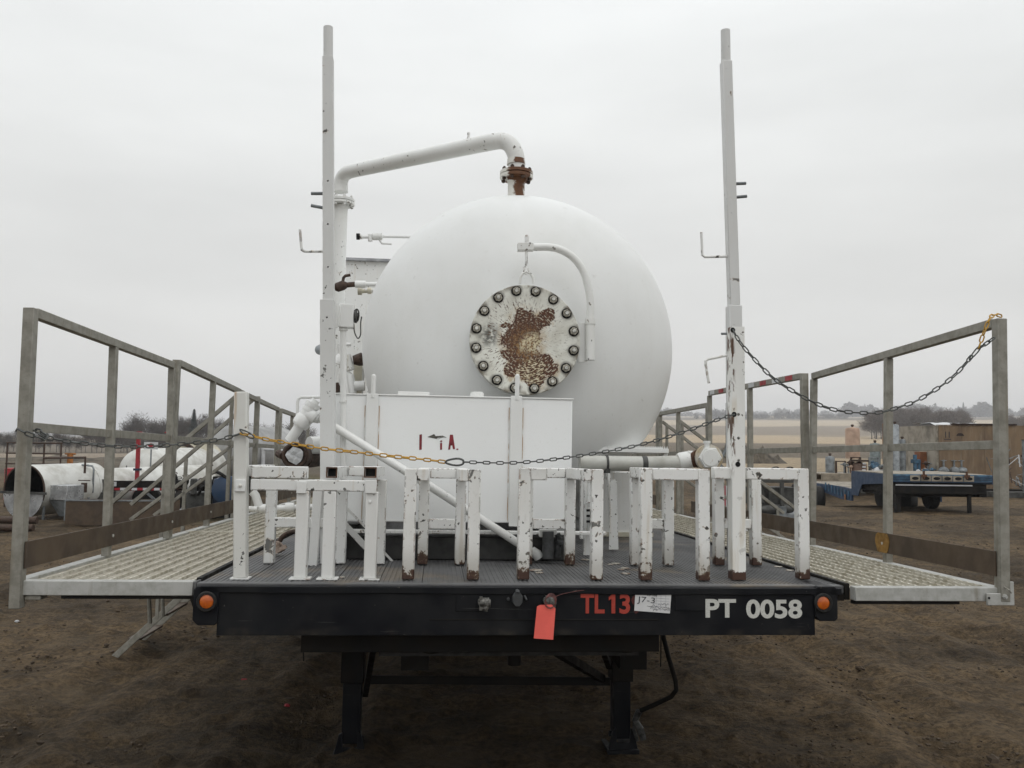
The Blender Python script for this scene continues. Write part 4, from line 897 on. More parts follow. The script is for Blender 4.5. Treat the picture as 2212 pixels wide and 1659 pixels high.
chain('thin grey chain from the middle hook up to the chain post on the right', [P1(1000, 998), P1(1080, 1000), P1(1140, 998), P1(1221, 989), P1(1311, 975), P1(1385, 960), P1(1471, 935), P1(1549, 907), P1(1586, 895, .13)], .0285, M_CH, W_=.0165, r=.0026)
chain('dark grey chain sagging from the chain post to the near right railing', [tp(1583, 713, .13), tp(1599, 740, .09), tp(1625, 771, .07), tp(1667, 814, .05), tp(1713, 845, .03), tp(1771, 875, .01), tp(1823, 889, 0), tp(1887, 892, -.01), tp(1921, 886, -.02), tp(1955, 875, -.03), tp(1982, 865, -.04), tp(2037, 831, -.06), tp(2071, 802, -.07), tp(2100, 768, -.08)], .032, M_CH)
carabiner('steel snap hook joining the yellow and grey chains above the middle rack', P1(962, 998), P1(1002, 998), .036)
carabiner('long steel snap hook clipped to the right chain below the corner post', tp(2094, 777, -.08), tp(2118, 748, -.09), .018, .003)
chain('short grey chain end by the near right railing post', [tp(2114, 752, -.08), tp(2128, 744, -.085), tp(2147, 730, -.085)], .032, M_CH)
chain('yellow coated chain looped over the near right railing post', [tp(2113, 754, -.09), tp(2120, 735, -.095), tp(2126, 716, -.1), tp(2134, 697, -.1), tp(2141, 683, -.085), tp(2152, 680, -.06), tp(2164, 683, -.05)], .030, M_YEL)
carabiner('dark wire shackle through the hole of the left rack post', tp(518, 928, .1), tp(548, 946, .08), .022, .003)

# paper label and red tag
tg = thing('paper_label', 'white paper label with handwritten J7-3 stuck on the black beam', 'label', tp(1372, 1322, -.0145))
c4 = [tp(1372.5, 1277, -.0145), tp(1450, 1283, -.0145), tp(1447, 1325, -.0145), tp(1370, 1319, -.0145)]
MB().prism([(p.x, -.0158, p.z) for p in c4][::-1], (0, .0008, 0)).build('sheet', M_PAPER, tg)
put_text(tg, 'J7-3', tp(1376, 1305, -.0164).x, tp(1414, 1305, -.0164).x, tp(1376, 1304, -.0164).z, tp(1376, 1288, -.0164).z, -.0164, M_INK, -.006, .08)
put_text(tg, '16-188', tp(1398, 1290, -.0164).x, tp(1419, 1290, -.0164).x, tp(1400, 1287, -.0164).z, tp(1400, 1281.5, -.0164).z, -.0164, M_INK, .0, .08)
m = MB(); g = plain('printed_form_line', (.35, .36, .40), .7)
for v in (1291, 1297, 1303, 1309, 1315): m.bar(tp(1408, v, -.0163), tp(1446, v+3, -.0163), .0006, .0008)
for u in (1418, 1428, 1438): m.bar(tp(u, 1286, -.0163), tp(u-1, 1320, -.0163), .0006, .0008)
m.build('printed_line', g, tg)
m = MB(); rnd = random.Random(5)
for (ua, ub, v) in ((1398, 1418, 1308), (1405, 1424, 1313), (1421, 1444, 1306), (1424, 1446, 1312), (1411, 1420, 1318), (1433, 1447, 1317)):
    pts = [tp(ua+(ub-ua)*k/9, v+rnd.uniform(-3, 3), -.0163) for k in range(10)]; m.tube(pts, .0007, 4)
m.build('scribble', M_INK, tg)
tt = thing('tie_tag', 'coral red plastic tag hanging from the wired brake coupling on the black beam', 'tag', tp(1180, 1312, -.075))
Yt = -.075; c5 = [tp(1160, 1310, Yt), tp(1166, 1307, Yt), tp(1192, 1306, Yt), tp(1200, 1315, Yt), tp(1195, 1382, Yt-.01), tp(1153, 1379, Yt-.01)]
m = MB(); m.prism([(p.x, p.y, p.z) for p in c5][::-1], (0, .0012, 0)); m.build('tag_sheet', M_TAG, tt)
m = MB()
for k in range(4):
    c = tp(1187, 1300, Yt+.01); m.tube([(c.x+math.cos(a)*.021+k*.002, c.y+.004*k-.015, c.z+math.sin(a)*.024+k*.003) for a in np.linspace(0, 6.28, 14)[:-1]], .0016, 6, closed=True)
m.tube([tp(1196, 1290, -.05), tp(1215, 1283, -.035), tp(1245, 1277, -.025), tp(1262, 1275, -.02)], .0012, 6)
m.build('tie_wire', plain('red_brown_wire', (.16, .05, .045), .5, 0, .3, 60), tt)
# ================================================================== the pressure vessel
VX, VZ, VR, VY = .137, 1.228, 1.010, 2.0
ves = thing('pressure_vessel', 'huge white horizontal pressure vessel with rusty round manway cover facing the viewer', 'tank', (VX, VY, 0))
L = 6.2
m = MB(); prof = [(VR*math.cos(a), -VR*.5*math.sin(a)) for a in np.linspace(math.pi/2, 0, 22)]; prof[0] = (.0005, -VR*.5)
m.lathe(prof+[(VR, .02)], (VX, VY, VZ), (0, 1, 0), 96, False)
m.build('head', M_WV, ves, ang=60)
m = MB(); m.lathe([(VR, .0205), (VR-.0015, .028), (VR, .036), (VR, 2.2), (VR-.0015, 2.21), (VR, 2.22), (VR, L)]+[(VR*math.cos(a), L+VR*.5*math.sin(a)) for a in np.linspace(.1, math.pi/2-.001, 14)], (VX, VY, VZ), (0, 1, 0), 96, False)
m.build('shell', M_WV, ves, ang=60)
YM = 1.36; mc = tp(1134.5, 733.5, YM); MRr = 123*(3.44+YM)/1840
# neck and weld flange
m = MB(); m.lathe([(.235, .15), (.235, .06), (MRr*.99, .055), (MRr*.99, .0)], (mc.x, YM+.052, mc.z), (0, 1, 0), 64, False); m.build('manway_neck', M_WL, ves)
m = MB(); m.lathe([(.0005, 0), (MRr-.004, 0), (MRr, .004), (MRr, .046), (MRr-.003, .049), (.0005, .049)], (mc.x, YM, mc.z), (0, 1, 0), 96, False)
man = m.build('manway_cover', M_MAN, ves, org=(mc.x, YM, mc.z))
nut = MB(); nut.lathe([(.0225, 0), (.0235, .003), (.0235, .016), (.020, .019)], (0, 0, 0), (0, -1, 0), 6); nut.mi = 1; nut.lathe([(.0105, .0185), (.0105, .027), (.0095, .028)], (0, 0, 0), (0, -1, 0), 12); nut.mi = 2; nut.lathe([(.0125, .0188), (.0125, .0195)], (0, 0, 0), (0, -1, 0), 14); nut.lathe([(.0300, -.0005), (.0300, .0025)], (0, 0, 0), (0, -1, 0), 18)
nm = nut.mesh('bolt', [M_NUT, M_STUD, M_BLK2])
RB = .365*.785*.98 if False else MRr*.895
for i in range(16):
    a = math.pi/2+math.pi/16+i*math.pi/8
    sub(man, nm, 'bolt', Matrix.Translation((RB*math.cos(a), -.0008, RB*math.sin(a))) @ Matrix.Rotation(random.uniform(0, 1), 4, 'Y'))
# lifting lug, hook rod, davit
Yd = YM+.02
m = MB(); m.tube([tp(1123, 612, Yd), tp(1124, 600, Yd), tp(1129, 591, Yd), tp(1137, 587, Yd), tp(1146, 591, Yd), tp(1151, 600, Yd), tp(1152, 612, Yd)], .008, 10); m.build('lifting_lug', M_WP, ves)
m = MB(); m.tube([tp(1137, 538, Yd), tp(1137, 572, Yd)], .0085, 10); m.tube([tp(1137, 572, Yd), tp(1132, 577, Yd), tp(1132, 588, Yd), tp(1137, 593, Yd), tp(1141, 588, Yd), tp(1141, 580, Yd)], .006, 8); m.tube([tp(1138, 526, Yd), tp(1138, 511, Yd)], [.014, .013], 12); m.cyl(tp(1138, 511, Yd), tp(1138, 508, Yd), .009, 10); m.build('eye_bolt', M_WL, ves)
Ya = Yd+.01
arm = catm([tp(1150, 534, Ya), tp(1186, 534, Ya), tp(1214, 541, Ya), tp(1240, 558, Ya), tp(1260, 586, Ya), tp(1270, 618, Ya), tp(1275, 650, Ya), tp(1275, 700, Ya)], 6)
MB().tube(arm, .0225, 20).build('davit_arm', M_WP, ves)
a = tp(1118, 534, Ya); b = tp(1152, 534, Ya); MB().bar(a, b, .05, .046).build('davit_head', M_WL, ves, bev=.003)
m = MB(); m.tube([tp(1275, 691, Ya), tp(1275, 778, Ya)], .028, 20); m.tube([tp(1275, 689, Ya), tp(1275, 701, Ya)], .031, 20); m.build('davit_socket', M_WP, ves)
a = tp(1250, 695, Ya+.01); b = tp(1268, 782, Ya+.01); MB().box(a.x, b.x, Ya+.02, Ya+.032, b.z, a.z).build('davit_bracket', M_W, ves, bev=.002)
# top nozzle, flanges, vapour line (a single bolted piece of pipework)
Yn = 2.16; n0 = tp(1114, 470, Yn); NXc = n0.x; zfl = tp(1114, 379, Yn).z; rp_ = .0575
def flange_pair(par, x, y, z, r, mat, nb=8, th=.022, org=None, br=.0085):
    m = MB(); m.lathe([(r-.003, -th-.003), (r, -th), (r, -.004), (r-.002, -.003)], (x, y, z), (0, 0, 1), 40); m.lathe([(r-.002, .003), (r, .004), (r, th), (r-.003, th+.003)], (x, y, z), (0, 0, 1), 40)
    m.lathe([(r*.72, -.003), (r*.72, .003)], (x, y, z), (0, 0, 1), 24)
    f = m.build('flange', mat, par, org=org)
    for i in range(nb):
        a = 2*math.pi*(i+.5)/nb; k = MB(); cx, cy = x+math.cos(a)*r*.82, y+math.sin(a)*r*.82
        k.lathe([(br*.9, -th-.022), (br*.9, -th-.018), (br*1.6, -th-.018), (br*1.6, -th-.004), (br*.9, -th-.004), (br*.9, th+.004), (br*1.6, th+.004), (br*1.6, th+.018), (br*.9, th+.018), (br*.9, th+.026)], (cx, cy, z), (0, 0, 1), 8)
        k.build('bolt', M_RUSTB if mat is M_RP else M_WL, f)
    return f
NO = (NXc, Yn, VZ)
m = MB(); m.tube([(NXc, Yn, VZ+.9), (NXc, Yn, zfl-.05)], rp_, 28); m.tube([(NXc, Yn, zfl-.06), (NXc, Yn, zfl-.02)], [rp_, rp_*1.25], 28)
m.build('top_nozzle', M_RP, ves, org=NO)
flange_pair(ves, NXc, Yn, zfl, .113, M_RP, org=NO)
XL2 = tp(737, 440, 3.65).x; YL2 = 3.65; zL = tp(737, 437, YL2).z; zTop = tp(1085, 303, Yn).z
top0 = Vector((NXc, Yn, zfl+.03)); c1 = tp(1114, 345, Yn)
pR = tp(1064, 306, 2.20); pL = tp(765, 368, 3.5)
hook = [top0, (NXc, Yn, zfl+.06), (NXc, Yn, c1.z), tp(1110, 325, Yn), tp(1099, 310, Yn+.01), tp(1083, 304, Yn+.03), pR]
pts = catm([Vector(p) for p in hook], 5)
pts += [pR.lerp(pL, k/8) for k in range(1, 9)]
pts += catm([pL, tp(750, 373, 3.58), tp(740, 383, 3.63), tp(737, 398, 3.65), tp(737, 415, 3.65)], 5)[1:]
MB().tube(pts, rp_, 28).build('vapour_pipe', M_WP, ves)
m = MB(); m.tube([tp(1115, 345, Yn), tp(1115, 356, Yn)], [rp_*1.06, rp_*1.1], 28); m.build('weld_collar', M_RP, ves, org=NO)
m = MB(); q = tp(1012, 312, 2.35); m.cyl(q, q+Vector((0, 0, .05)), .016, 10, .012); m.cyl(q+Vector((0, 0, .05)), q+Vector((0, 0, .075)), .009, 8); m.cyl(q+Vector((0, 0, .073)), q+Vector((0, 0, .085)), .012, 6); m.build('vent_plug', M_WL, ves)
flange_pair(ves, XL2, YL2, zL, .113, M_WP)
MB().tube([(XL2, YL2, zL-.03), (XL2, YL2, .25)], .0565, 24).build('riser_pipe', M_WP, ves)
# saddles and skid
for yy in (2.5, 6.8):
    m = MB(); m.prism([(VX-.75, yy, .16), (VX+.75, yy, .16)]+[(VX+VR*1.01*math.sin(a), yy, VZ-VR*1.01*math.cos(a)) for a in np.linspace(.9, -.9, 18)], (0, .16, 0)); m.build('saddle', M_W, ves)

# ------------------------------------------------------------------ skid below
sk = thing('equipment_skid', 'low skid under the box tank, white crossbeam above a black beam', 'skid', (-.3, .85, 0))
a = tp(700, 1143, .82); b = tp(1310, 1156, .82); MB().box(a.x, b.x, .80, .86, b.z, a.z).build('white_crossbeam', M_WL, sk, bev=.003)
a = tp(700, 1157, .81); b = tp(1225, 1212, .81); m = MB(); m.box(a.x, b.x, .83, .95, .002, a.z-.004); m.build('black_beam', plain('black_rubbery_steel', (.035, .034, .032), .55, 0, .3, 12, (.02, .02, .02)), sk, bev=.004)
for x, ys_ in ((-.9, .97), (.45, 2.3), (.9, 3.1)): MB().box(x, x+.12, ys_, 8.6, .002, .15).build('skid_runner', M_WL if x > 0 else M_DGREY, sk, bev=.003)
m = MB(); a = tp(1180, 1145, .70); 
for u0, u1, v0, mat_ in ((1172, 1195, 1147, None),): m.tube([tp(1184, 1148, .72), tp(1184, 1206, .72)], .028, 18)
m.tube([tp(1203, 1153, .74), tp(1209, 1165, .74), tp(1205, 1180, .74), tp(1203, 1203, .74)], .016, 12); m.blob(tp(1208, 1172, .74), .022, .022, .022, 10, .1, 3)
m.build('drain_pipe', plain('dark_grey_drain', (.085, .088, .09), .5, .2, .4, 20), sk)
m = MB(); m.box(tp(1166, 1146, .74).x, tp(1203, 1146, .74).x, .735, .79, tp(1166, 1160, .74).z, tp(1166, 1143, .74).z); m.build('drain_bracket', M_WL, sk, bev=.002)
m = MB(); q = tp(725, 1140, .8); m.prism([tp(693, 1086, .78), tp(709, 1086, .78), tp(790, 1172, .78), tp(790, 1192, .78)], (0, .01, 0)); m.prism([tp(744, 1097, .8), tp(750, 1095, .8), tp(790, 1136, .8), tp(788, 1141, .8)], (0, .01, 0)); m.bar(tp(826, 1189, .78), tp(848, 1213, .78), .01, .01); m.build('diagonal_gusset', M_WL, sk)
m = MB(); m.bar(tp(689, 1036, .62), tp(676, 1222, .62), .042, .042, (0, 1, 0)); m.build('leaning_strut', M_W, sk, bev=.003)
m = MB()
for i in range(16): m.blob(tp(random.uniform(748, 790), random.uniform(1185, 1212), .95), .03, .03, .02, 7, .3, i)
m.build('rag_pile', plain('rag_pile_cloth', (.10, .11, .11), .9, 0, .6, 30), sk)

# ------------------------------------------------------------------ white box tank in front of the vessel
YB = .86
bx = thing('box_tank', 'white rectangular steel tank in front of the vessel with faded red letters and rust-streaked straps', 'tank', (-.3, YB, 0))
a = tp(722, 853, YB); b = tp(1234, 1131, YB); ztop = (tp(722, 854, YB).z+tp(1234, 861, YB).z)/2; zbot = b.z
MB().box(a.x, b.x, YB, YB+.40, zbot, ztop).build('shell', M_WBOX, bx, bev=.006)
m = MB(); m.box(a.x-.006, b.x+.006, YB-.006, YB+.40, ztop-.001, ztop+.006); m.build('top_plate', M_W, bx, bev=.002)
def strap_mat():
    N = NT('strap_rust_seams'); v = N.obj(False); x = N.z()[0]; z = N.z()[2]; n = N.noise(N.obj(False, (60, 1, 9)), 1, 4, .6); ax_ = N.math('ABSOLUTE', x)
    c = N.mix(N.math('MULTIPLY', N.ramp(ax_, .0325, .035, 0, 1), N.ramp(n, .42, .55)), (.75, .76, .75), (.36, .19, .06))
    return N.out(c, .45)
M_ST = strap_mat()
for u0, u1, v0, v1 in ((788, 813, 850, 1134), (1101, 1126, 855, 1137)):
    p = tp(u0, v0, YB-.01); q = tp(u1, v1, YB-.01); cx = (p.x+q.x)/2
    MB().box(cx-.029, cx+.029, YB-.018, YB-.0062, q.z, p.z).build('strap', M_W, bx, bev=.002)
    MB().box(cx-.037, cx+.037, YB-.0058, YB-.0012, q.z+.02, p.z-.06).build('strap_weld', M_ST, bx, org=(cx, YB, 0))
    lt = tp((u0+u1)/2+.5, 813, YB-.01); m = MB(); m.tube([(cx+.003, YB-.012, p.z-.02), (cx+.003, YB-.012, lt.z)], [.0115, .0115], 14); m.blob((cx+.003, YB-.012, lt.z), .0115, .0115, .012, 12, 0); m.build('lifting_pin', M_W, bx)
a2 = tp(861, 846, YB+.1); b2 = tp(928, 853, YB+.1); MB().box(a2.x, b2.x, YB+.02, YB+.2, ztop+.0065, ztop+.024).build('hatch', M_W, bx, bev=.003)
c = tp(1031, 850, YB+.08); m = MB(); m.lathe([(.036, 0), (.036, .022), (.03, .024), (.03, .030), (.012, .031)], (c.x, YB+.1, ztop+.0065), (0, 0, 1), 24); m.build('filler_cap', M_W, bx)
# damaged lettering: I, remains of a T, A and a full stop
YT = YB-.0012
m = MB()
def quad(us, mb=m): mb.prism([tp(u, v, YT) for u, v in us][::-1], (0, .0008, 0))
quad([(906, 939), (911.5, 938), (911, 971), (905.5, 972)]); quad([(950.5, 952), (955, 951), (955, 955), (950.5, 956)]); quad([(950.5, 957), (955, 956.5), (955, 971), (950.5, 972)])
quad([(972, 939), (978.5, 939), (983, 970), (978.5, 970.5), (977, 962), (973.5, 962.5), (972.5, 971), (968, 971.5)]); quad([(986, 969), (990, 969), (990, 972), (986, 972)])
m.build('lettering', M_LTR, bx)
m = MB(); quad([(923, 944), (930, 941), (938, 937.5), (941, 942), (956, 941), (965, 945), (954, 946), (946, 949), (938, 947), (930, 945.5)], m); m.build('bare_metal_scrape', plain('bare_scrape', (.13, .12, .10), .5, .2, .5, 80), bx)
m = MB(); quad([(943, 947), (955, 943), (967, 946.5), (956, 948), (952, 957), (949.5, 957)], m); m.build('torn_sticker', M_WBOX, bx)
m = MB(); quad([(973.8, 958), (976.5, 957.8), (975.6, 949)], m)
# ------------------------------------------------------------------ grey cabinet and pipe right of the box
cab = thing('equipment_cabinet', 'plain pale grey cabinet standing on the deck right of the box tank', 'cabinet', (.95, 2.3, 0))
a = tp(1300, 1020, 2.25); b = tp(1409, 1157, 2.25); MB().box(a.x, b.x, 2.25, 3.0, .004, a.z).build('body', M_WL, cab, bev=.004)
m = MB(); m.box(a.x-.004, b.x+.004, 2.235, 3.0, .002, .03); m.build('base_trim', M_CREAM, cab)
st = thing('serrated_step', 'white serrated step plate under the belly of the vessel', 'step', (.6, 1.8, 0))
a = tp(1236, 962, 1.75); b = tp(1440, 979, 1.75); m = MB(); m.box(a.x-.2, b.x, 1.70, 2.0, b.z, a.z-.012); m.build('plate', M_W, st, bev=.002)
m = MB(); nn = 56; x0, x1 = a.x-.2, b.x
for i in range(nn):
    xa = x0+(x1-x0)*i/nn; w = (x1-x0)/nn; z0 = a.z-.0118
    for yy in (1.702, 1.84, 1.98): m.prism([(xa, yy, z0), (xa+w*.7, yy, z0), (xa+w*.35, yy, z0+.016)], (0, .006, 0))
m.build('teeth', M_W, st)
a = tp(1236, 972, 1.72); m = MB(); m.box(b.x-.03, b.x, 1.72, 1.76, .16, b.z-.002); m.box(tp(1250, 985, 1.8).x, tp(1292, 985, 1.8).x, 1.72, 1.76, .03, b.z-.002); m.build('step_leg', M_WL, st, bev=.002)
m = MB(); m.prism([tp(1318, 1036, 1.3), tp(1332, 1036, 1.3), tp(1336, 1187, 1.3), tp(1316, 1187, 1.3)], (0, .01, 0)); m.prism([tp(1313, 1016, 1.34), tp(1318, 1016, 1.34), tp(1328, 1187, 1.34), tp(1322, 1187, 1.34)], (0, .05, 0)); m.build('angle_leg', M_WL, st)
gp_ = thing('discharge_pipe', 'grey-to-white horizontal pipe ending in a hexagonal rusty-ringed hammer union', 'pipe', tp(1400, 998, 1.15))
Yq = 1.15
MB().tube([tp(1252, 1000, Yq), tp(1400, 1002, Yq), tp(1472, 1000, Yq)], .041, 28).build('pipe', plain('pipe_grey_to_white', (.52, .52, .48), .5, 0, .4, 4, (.36, .35, .31)), gp_)
m = MB(); m.tube([tp(1386, 1002, Yq), tp(1397, 1002, Yq)], .043, 24); m.tube([tp(1308, 1000, Yq), tp(1313, 1000, Yq)], .0435, 24); m.box(tp(1306, 1000, Yq).x, tp(1316, 1000, Yq).x, Yq-.03, Yq+.03, tp(1310, 1022, Yq).z, tp(1310, 1012, Yq).z); m.build('pipe_clamp', M_DGREY, gp_)
m = MB(); m.tube([tp(1465, 998, Yq), tp(1470, 997, Yq), tp(1488, 994, Yq), tp(1494, 993, Yq)], [.045, .05, .05, .045], 24); m.tube([tp(1486, 978, Yq-.02), tp(1508, 979, Yq-.02)], .012, 10); m.build('coupling', M_WP, gp_)
m = MB(); m.tube([tp(1494, 993, Yq), tp(1508, 991, Yq-.03)], [.042, .05], 20); m.build('rusty_sleeve', M_RUST, gp_)
c = tp(1533, 989, Yq-.10); m = MB(); m.lathe([(.072, 0), (.074, -.02), (.074, -.045), (.066, -.055)], (c.x, c.y, c.z), (-.1, -1, 0), 36); m.lathe([(.05, -.05), (.05, -.12)], (c.x, c.y, c.z), (-.1, -1, 0), 24)
hu = m.build('union_ring', plain('ochre_rusty_ring', (.42, .33, .20), .6, 0, .5, 14, (.62, .60, .55)), gp_)
m = MB(); m.lathe([(.062, .001), (.062, .018), (.058, .024)], (c.x, c.y, c.z), (-.1, -1, 0), 6); m.lathe([(.046, .0245), (.044, .030), (.0001, .031)], (c.x, c.y, c.z), (-.1, -1, 0), 28, False); m.build('union_nut', M_WP, hu)
q = tp(1527, 958, Yq-.1); m = MB(); m.cyl(q-Vector((0, 0, .03)), q, .014, 10); m.cyl(q, q+Vector((0, 0, .014)), .02, 8); m.build('bleed_plug', M_WP, hu)
m = MB(); m.tube([tp(1571, 871, 2.0), tp(1571, 960, 2.0), tp(1569, 970, 2.0), tp(1557, 992, 2.0), tp(1556, 1010, 2.0)], .011, 8)
o = m.build('bent_rod', M_GREY, None); tagm(o, 'thin grey bent steel rod standing just left of the chain post', 'rod', frame=T)
# vertical pipe with unions between box and cabinet
m = MB(); m.tube([tp(1276, 1040, 1.05), tp(1276, 1085, 1.05)], .02, 16); m.tube([tp(1276, 1085, 1.05), tp(1276, 1094, 1.05)], [.028, .02], 16); m.tube([tp(1276, 1108, 1.05), tp(1276, 1150, 1.05)], .02, 14); m.box(tp(1262, 1045, 1.1).x, tp(1285, 1045, 1.1).x, 1.1, 1.12, .0, tp(1262, 1045, 1.1).z)
o = m.build('standpipe', M_WL, None, bev=0); tagm(o, 'short white standpipe partly hidden behind the second plain rack', 'pipe', frame=T)
p_ = tp(1276, 1118, 1.03); me_b = MB()
for v in (1100, 1112, 1124): me_b.box(tp(1267, v, 1.02).x, tp(1284, v, 1.02).x, 1.018, 1.026, tp(1267, v+5, 1.02).z, tp(1267, v, 1.02).z)
k = me_b.build('pipe_band', M_DARK, o)

# ------------------------------------------------------------------ diagonal pipe and unions at the left
dp = thing('diagonal_pipe', 'white diagonal pipe sloping from the left union down to the deck behind the racks', 'pipe', tp(1166, 1208, .74))
Yz = .76
MB().tube([tp(689, 902, Yz), tp(920, 1045, Yz), tp(1150, 1193, .78)], .0205, 20).build('pipe', M_WP, dp)
m = MB(); m.tube([tp(1148, 1190, .76), tp(1160, 1198, .76), tp(1165, 1206, .76)], [.024, .026, .024], 16); m.build('pipe_end', M_WP, dp)
un = thing('hammer_union', 'white pipe union and elbow at the upper end of the diagonal pipe', 'pipe fitting', tp(665, 893, .76))
m = MB(); m.tube([tp(626, 952, .8), tp(650, 917, .78)], .026, 16); m.build('lower_pipe', M_W, un)
m = MB(); m.tube([tp(646, 921, .78), tp(649, 917, .78), tp(658, 903, .78), tp(661, 899, .78)], [.036, .043, .043, .036], 20); m.tube([tp(659, 901, .78), tp(676, 877, .78)], .036, 20); m.tube([tp(668, 889, .78), tp(671, 884, .78)], .0405, 20); m.tube([tp(674, 880, .78), tp(679, 871, .78)], .041, 20); m.tube([tp(678, 871, .78), tp(683, 864, .78)], .022, 12)
m.tube([tp(668, 896, .77), tp(676, 899, .76), tp(690, 904, .755)], [.032, .03, .026], 16); m.tube([tp(679, 898, .76), tp(684, 902, .76)], .038, 16)
m.build('union_body', M_W, un)
m = MB(); m.tube([tp(642, 905, .9), tp(643, 868, .9), tp(645, 861, .9), tp(651, 858, .9), tp(695, 858, .9)], .008, 8); o = m.build('bent_bar', M_W, None); tagm(o, 'thin white bent bar reaching left from the left pole', 'bar', frame=T)
ce = thing('capped_pipe_end', 'dark round pipe end with torn white cover beside the left pole', 'pipe', tp(636, 984, .95))
c = tp(637, 984, .85); m = MB(); m.lathe([(.066, 0), (.068, .02), (.068, .06), (.06, .3)], (c.x, c.y, c.z), (0, 1, 0), 32); m.lathe([(.042, -.001), (.05, -.012), (.058, -.012), (.064, .0)], (c.x, c.y, c.z), (0, 1, 0), 32, False); r_ = m.build('threaded_ring', M_RUSTB, ce)
m = MB(); rnd = random.Random(9); n = 14; ring = [(c.x+math.cos(2*math.pi*i/n)*.048*rnd.uniform(.72, 1.02), -.0+c.y-.011+rnd.uniform(-.004, .004), c.z+math.sin(2*math.pi*i/n)*.048*rnd.uniform(.72, 1.02)) for i in range(n)]
mid = [((c.x+p[0])/2+rnd.uniform(-.006, .006), c.y-.02+rnd.uniform(-.006, .006), (c.z+p[2])/2) for p in ring]
m.v = ring+mid+[(c.x, c.y-.012, c.z)]
for i in range(n): m.f += [(i, (i+1) % n, n+(i+1) % n, n+i), (n+i, n+(i+1) % n, 2*n)]; m.m += [0, 0]
m.build('torn_cover', M_TARP, ce, ang=15)
m = MB(); m.tube([tp(652, 990, 1.0), tp(700, 984, 1.3)], .055, 20); m.tube([tp(612, 985, .9), tp(602, 980, .95)], .02, 10); m.build('dark_pipe', M_RUSTB, ce)
m = MB(); m.tube([tp(668, 962, 1.0), tp(700, 961, 1.05)], .045, 20); m.build('white_neck', M_W, ce)
# thin vertical pipe in front of the box and the pole-side gear
YV = .80
vp = thing('control_box', 'small white control box with hose reel and thin pipe clamped to the left pole', 'control box', tp(748, 712, YV))
a = tp(734, 658, YV); b = tp(764, 709, YV); MB().box(a.x, b.x, YV-.03, YV+.04, b.z, a.z).build('box', M_W, vp, bev=.003)
a = tp(719, 658, YV); b = tp(732, 711, YV); m = MB(); m.box(a.x, b.x, YV-.06, YV-.045, b.z, a.z); m.box(a.x, b.x+.01, YV-.044, YV-.03, b.z+.01, a.z-.01); m.build('mounting_plate', M_W, vp, bev=.002)
m = MB(); m.tube([tp(741.5, 709, YV), tp(741.5, 1000, YV), tp(741.5, 1185, YV)], .0155, 14); m.build('conduit', M_W, vp)
m = MB(); m.tube([tp(741.5, 709, YV), tp(741.5, 714, YV)], .022, 14); m.build('conduit_nut', M_WL, vp); m = MB(); m.tube([tp(741.5, 866, YV), tp(741.5, 870, YV)], .020, 14); m.build('conduit_nut', M_WL, vp)
c = tp(770, 684, YV); m = MB(); m.lathe([(.012, 0), (.033, .004), (.033, .014), (.02, .016), (.02, .022)], (c.x-.012, c.y, c.z), (1, 0, 0), 20); m.build('reel', M_DGREY, vp)
m = MB(); m.tube(catm([tp(764, 700, YV), tp(766, 718, YV), tp(773, 731, YV), tp(779, 722, YV), tp(779, 700, YV), tp(781, 684, YV)], 5), .0035, 6); m.tube(catm([tp(766, 672, YV-.01), tp(771, 668, YV-.01), tp(775, 675, YV-.01), tp(774, 690, YV-.01), tp(768, 697, YV-.01)], 4), .004, 6); m.build('cable_loop', M_DGREY, vp)
# sampling lines from the vessel side, higher up
def valve_line(label, segs, name='sample_line', cat='pipe'):
    t = thing(name, label, cat, segs[0][1][0]);
    for nm, pts, r, mat in segs: MB().tube(pts, r, 12).build(nm, mat, t)
    return t
Ys = 3.2
valve_line('thin white level line with ball valve sticking out left of the vessel top', [('pipe', [tp(826, 511, Ys), tp(892, 512, Ys)], .011, M_W), ('valve_body', [tp(804, 511, Ys), tp(806, 511, Ys), tp(825, 511, Ys), tp(827, 511, Ys)], [.02, .03, .03, .02], M_WL), ('nipple', [tp(779, 512, Ys), tp(806, 511, Ys)], .014, M_W), ('valve_knuckle', [tp(799, 507, Ys), tp(800, 521, Ys)], .018, M_WL), ('black_cap', [tp(770, 511, Ys), tp(777, 511, Ys)], .026, M_DARK), ('collar', [tp(776, 511, Ys), tp(782, 511, Ys)], .022, M_WL), ('handle', [tp(819, 517, Ys), tp(825, 526, Ys), tp(846, 527, Ys)], .008, M_W)])
valve_line('brown-black ball valve with lever on a short white line above the control box', [('pipe', [tp(785, 614, 2.6), tp(830, 614, 2.6)], .016, M_W), ('coupling', [tp(767, 614, 2.6), tp(790, 614, 2.6)], .026, M_W), ('valve_stem', [tp(745, 616, 2.6), tp(768, 614, 2.6)], .019, M_RUSTB), ('valve_body', [tp(723, 622, 2.6), tp(728, 621, 2.6), tp(742, 616, 2.6), tp(750, 616, 2.6)], [.02, .034, .036, .02], M_RUSTB), ('lever', [tp(740, 613, 2.6), tp(742, 600, 2.6), tp(746, 596, 2.6), tp(757, 594, 2.6)], .011, M_RUSTB)])
valve_line('small cream plug valve just under the brown-black valve', [('pipe', [tp(788, 628, 2.7), tp(825, 628, 2.7)], .016, M_WL), ('plug', [tp(773, 629, 2.7), tp(782, 629, 2.7)], .028, M_CREAM), ('nut', [tp(794, 628, 2.7), tp(802, 628, 2.7)], .024, M_CREAM), ('stem', [tp(782, 629, 2.7), tp(794, 628, 2.7)], .016, M_CREAM)])
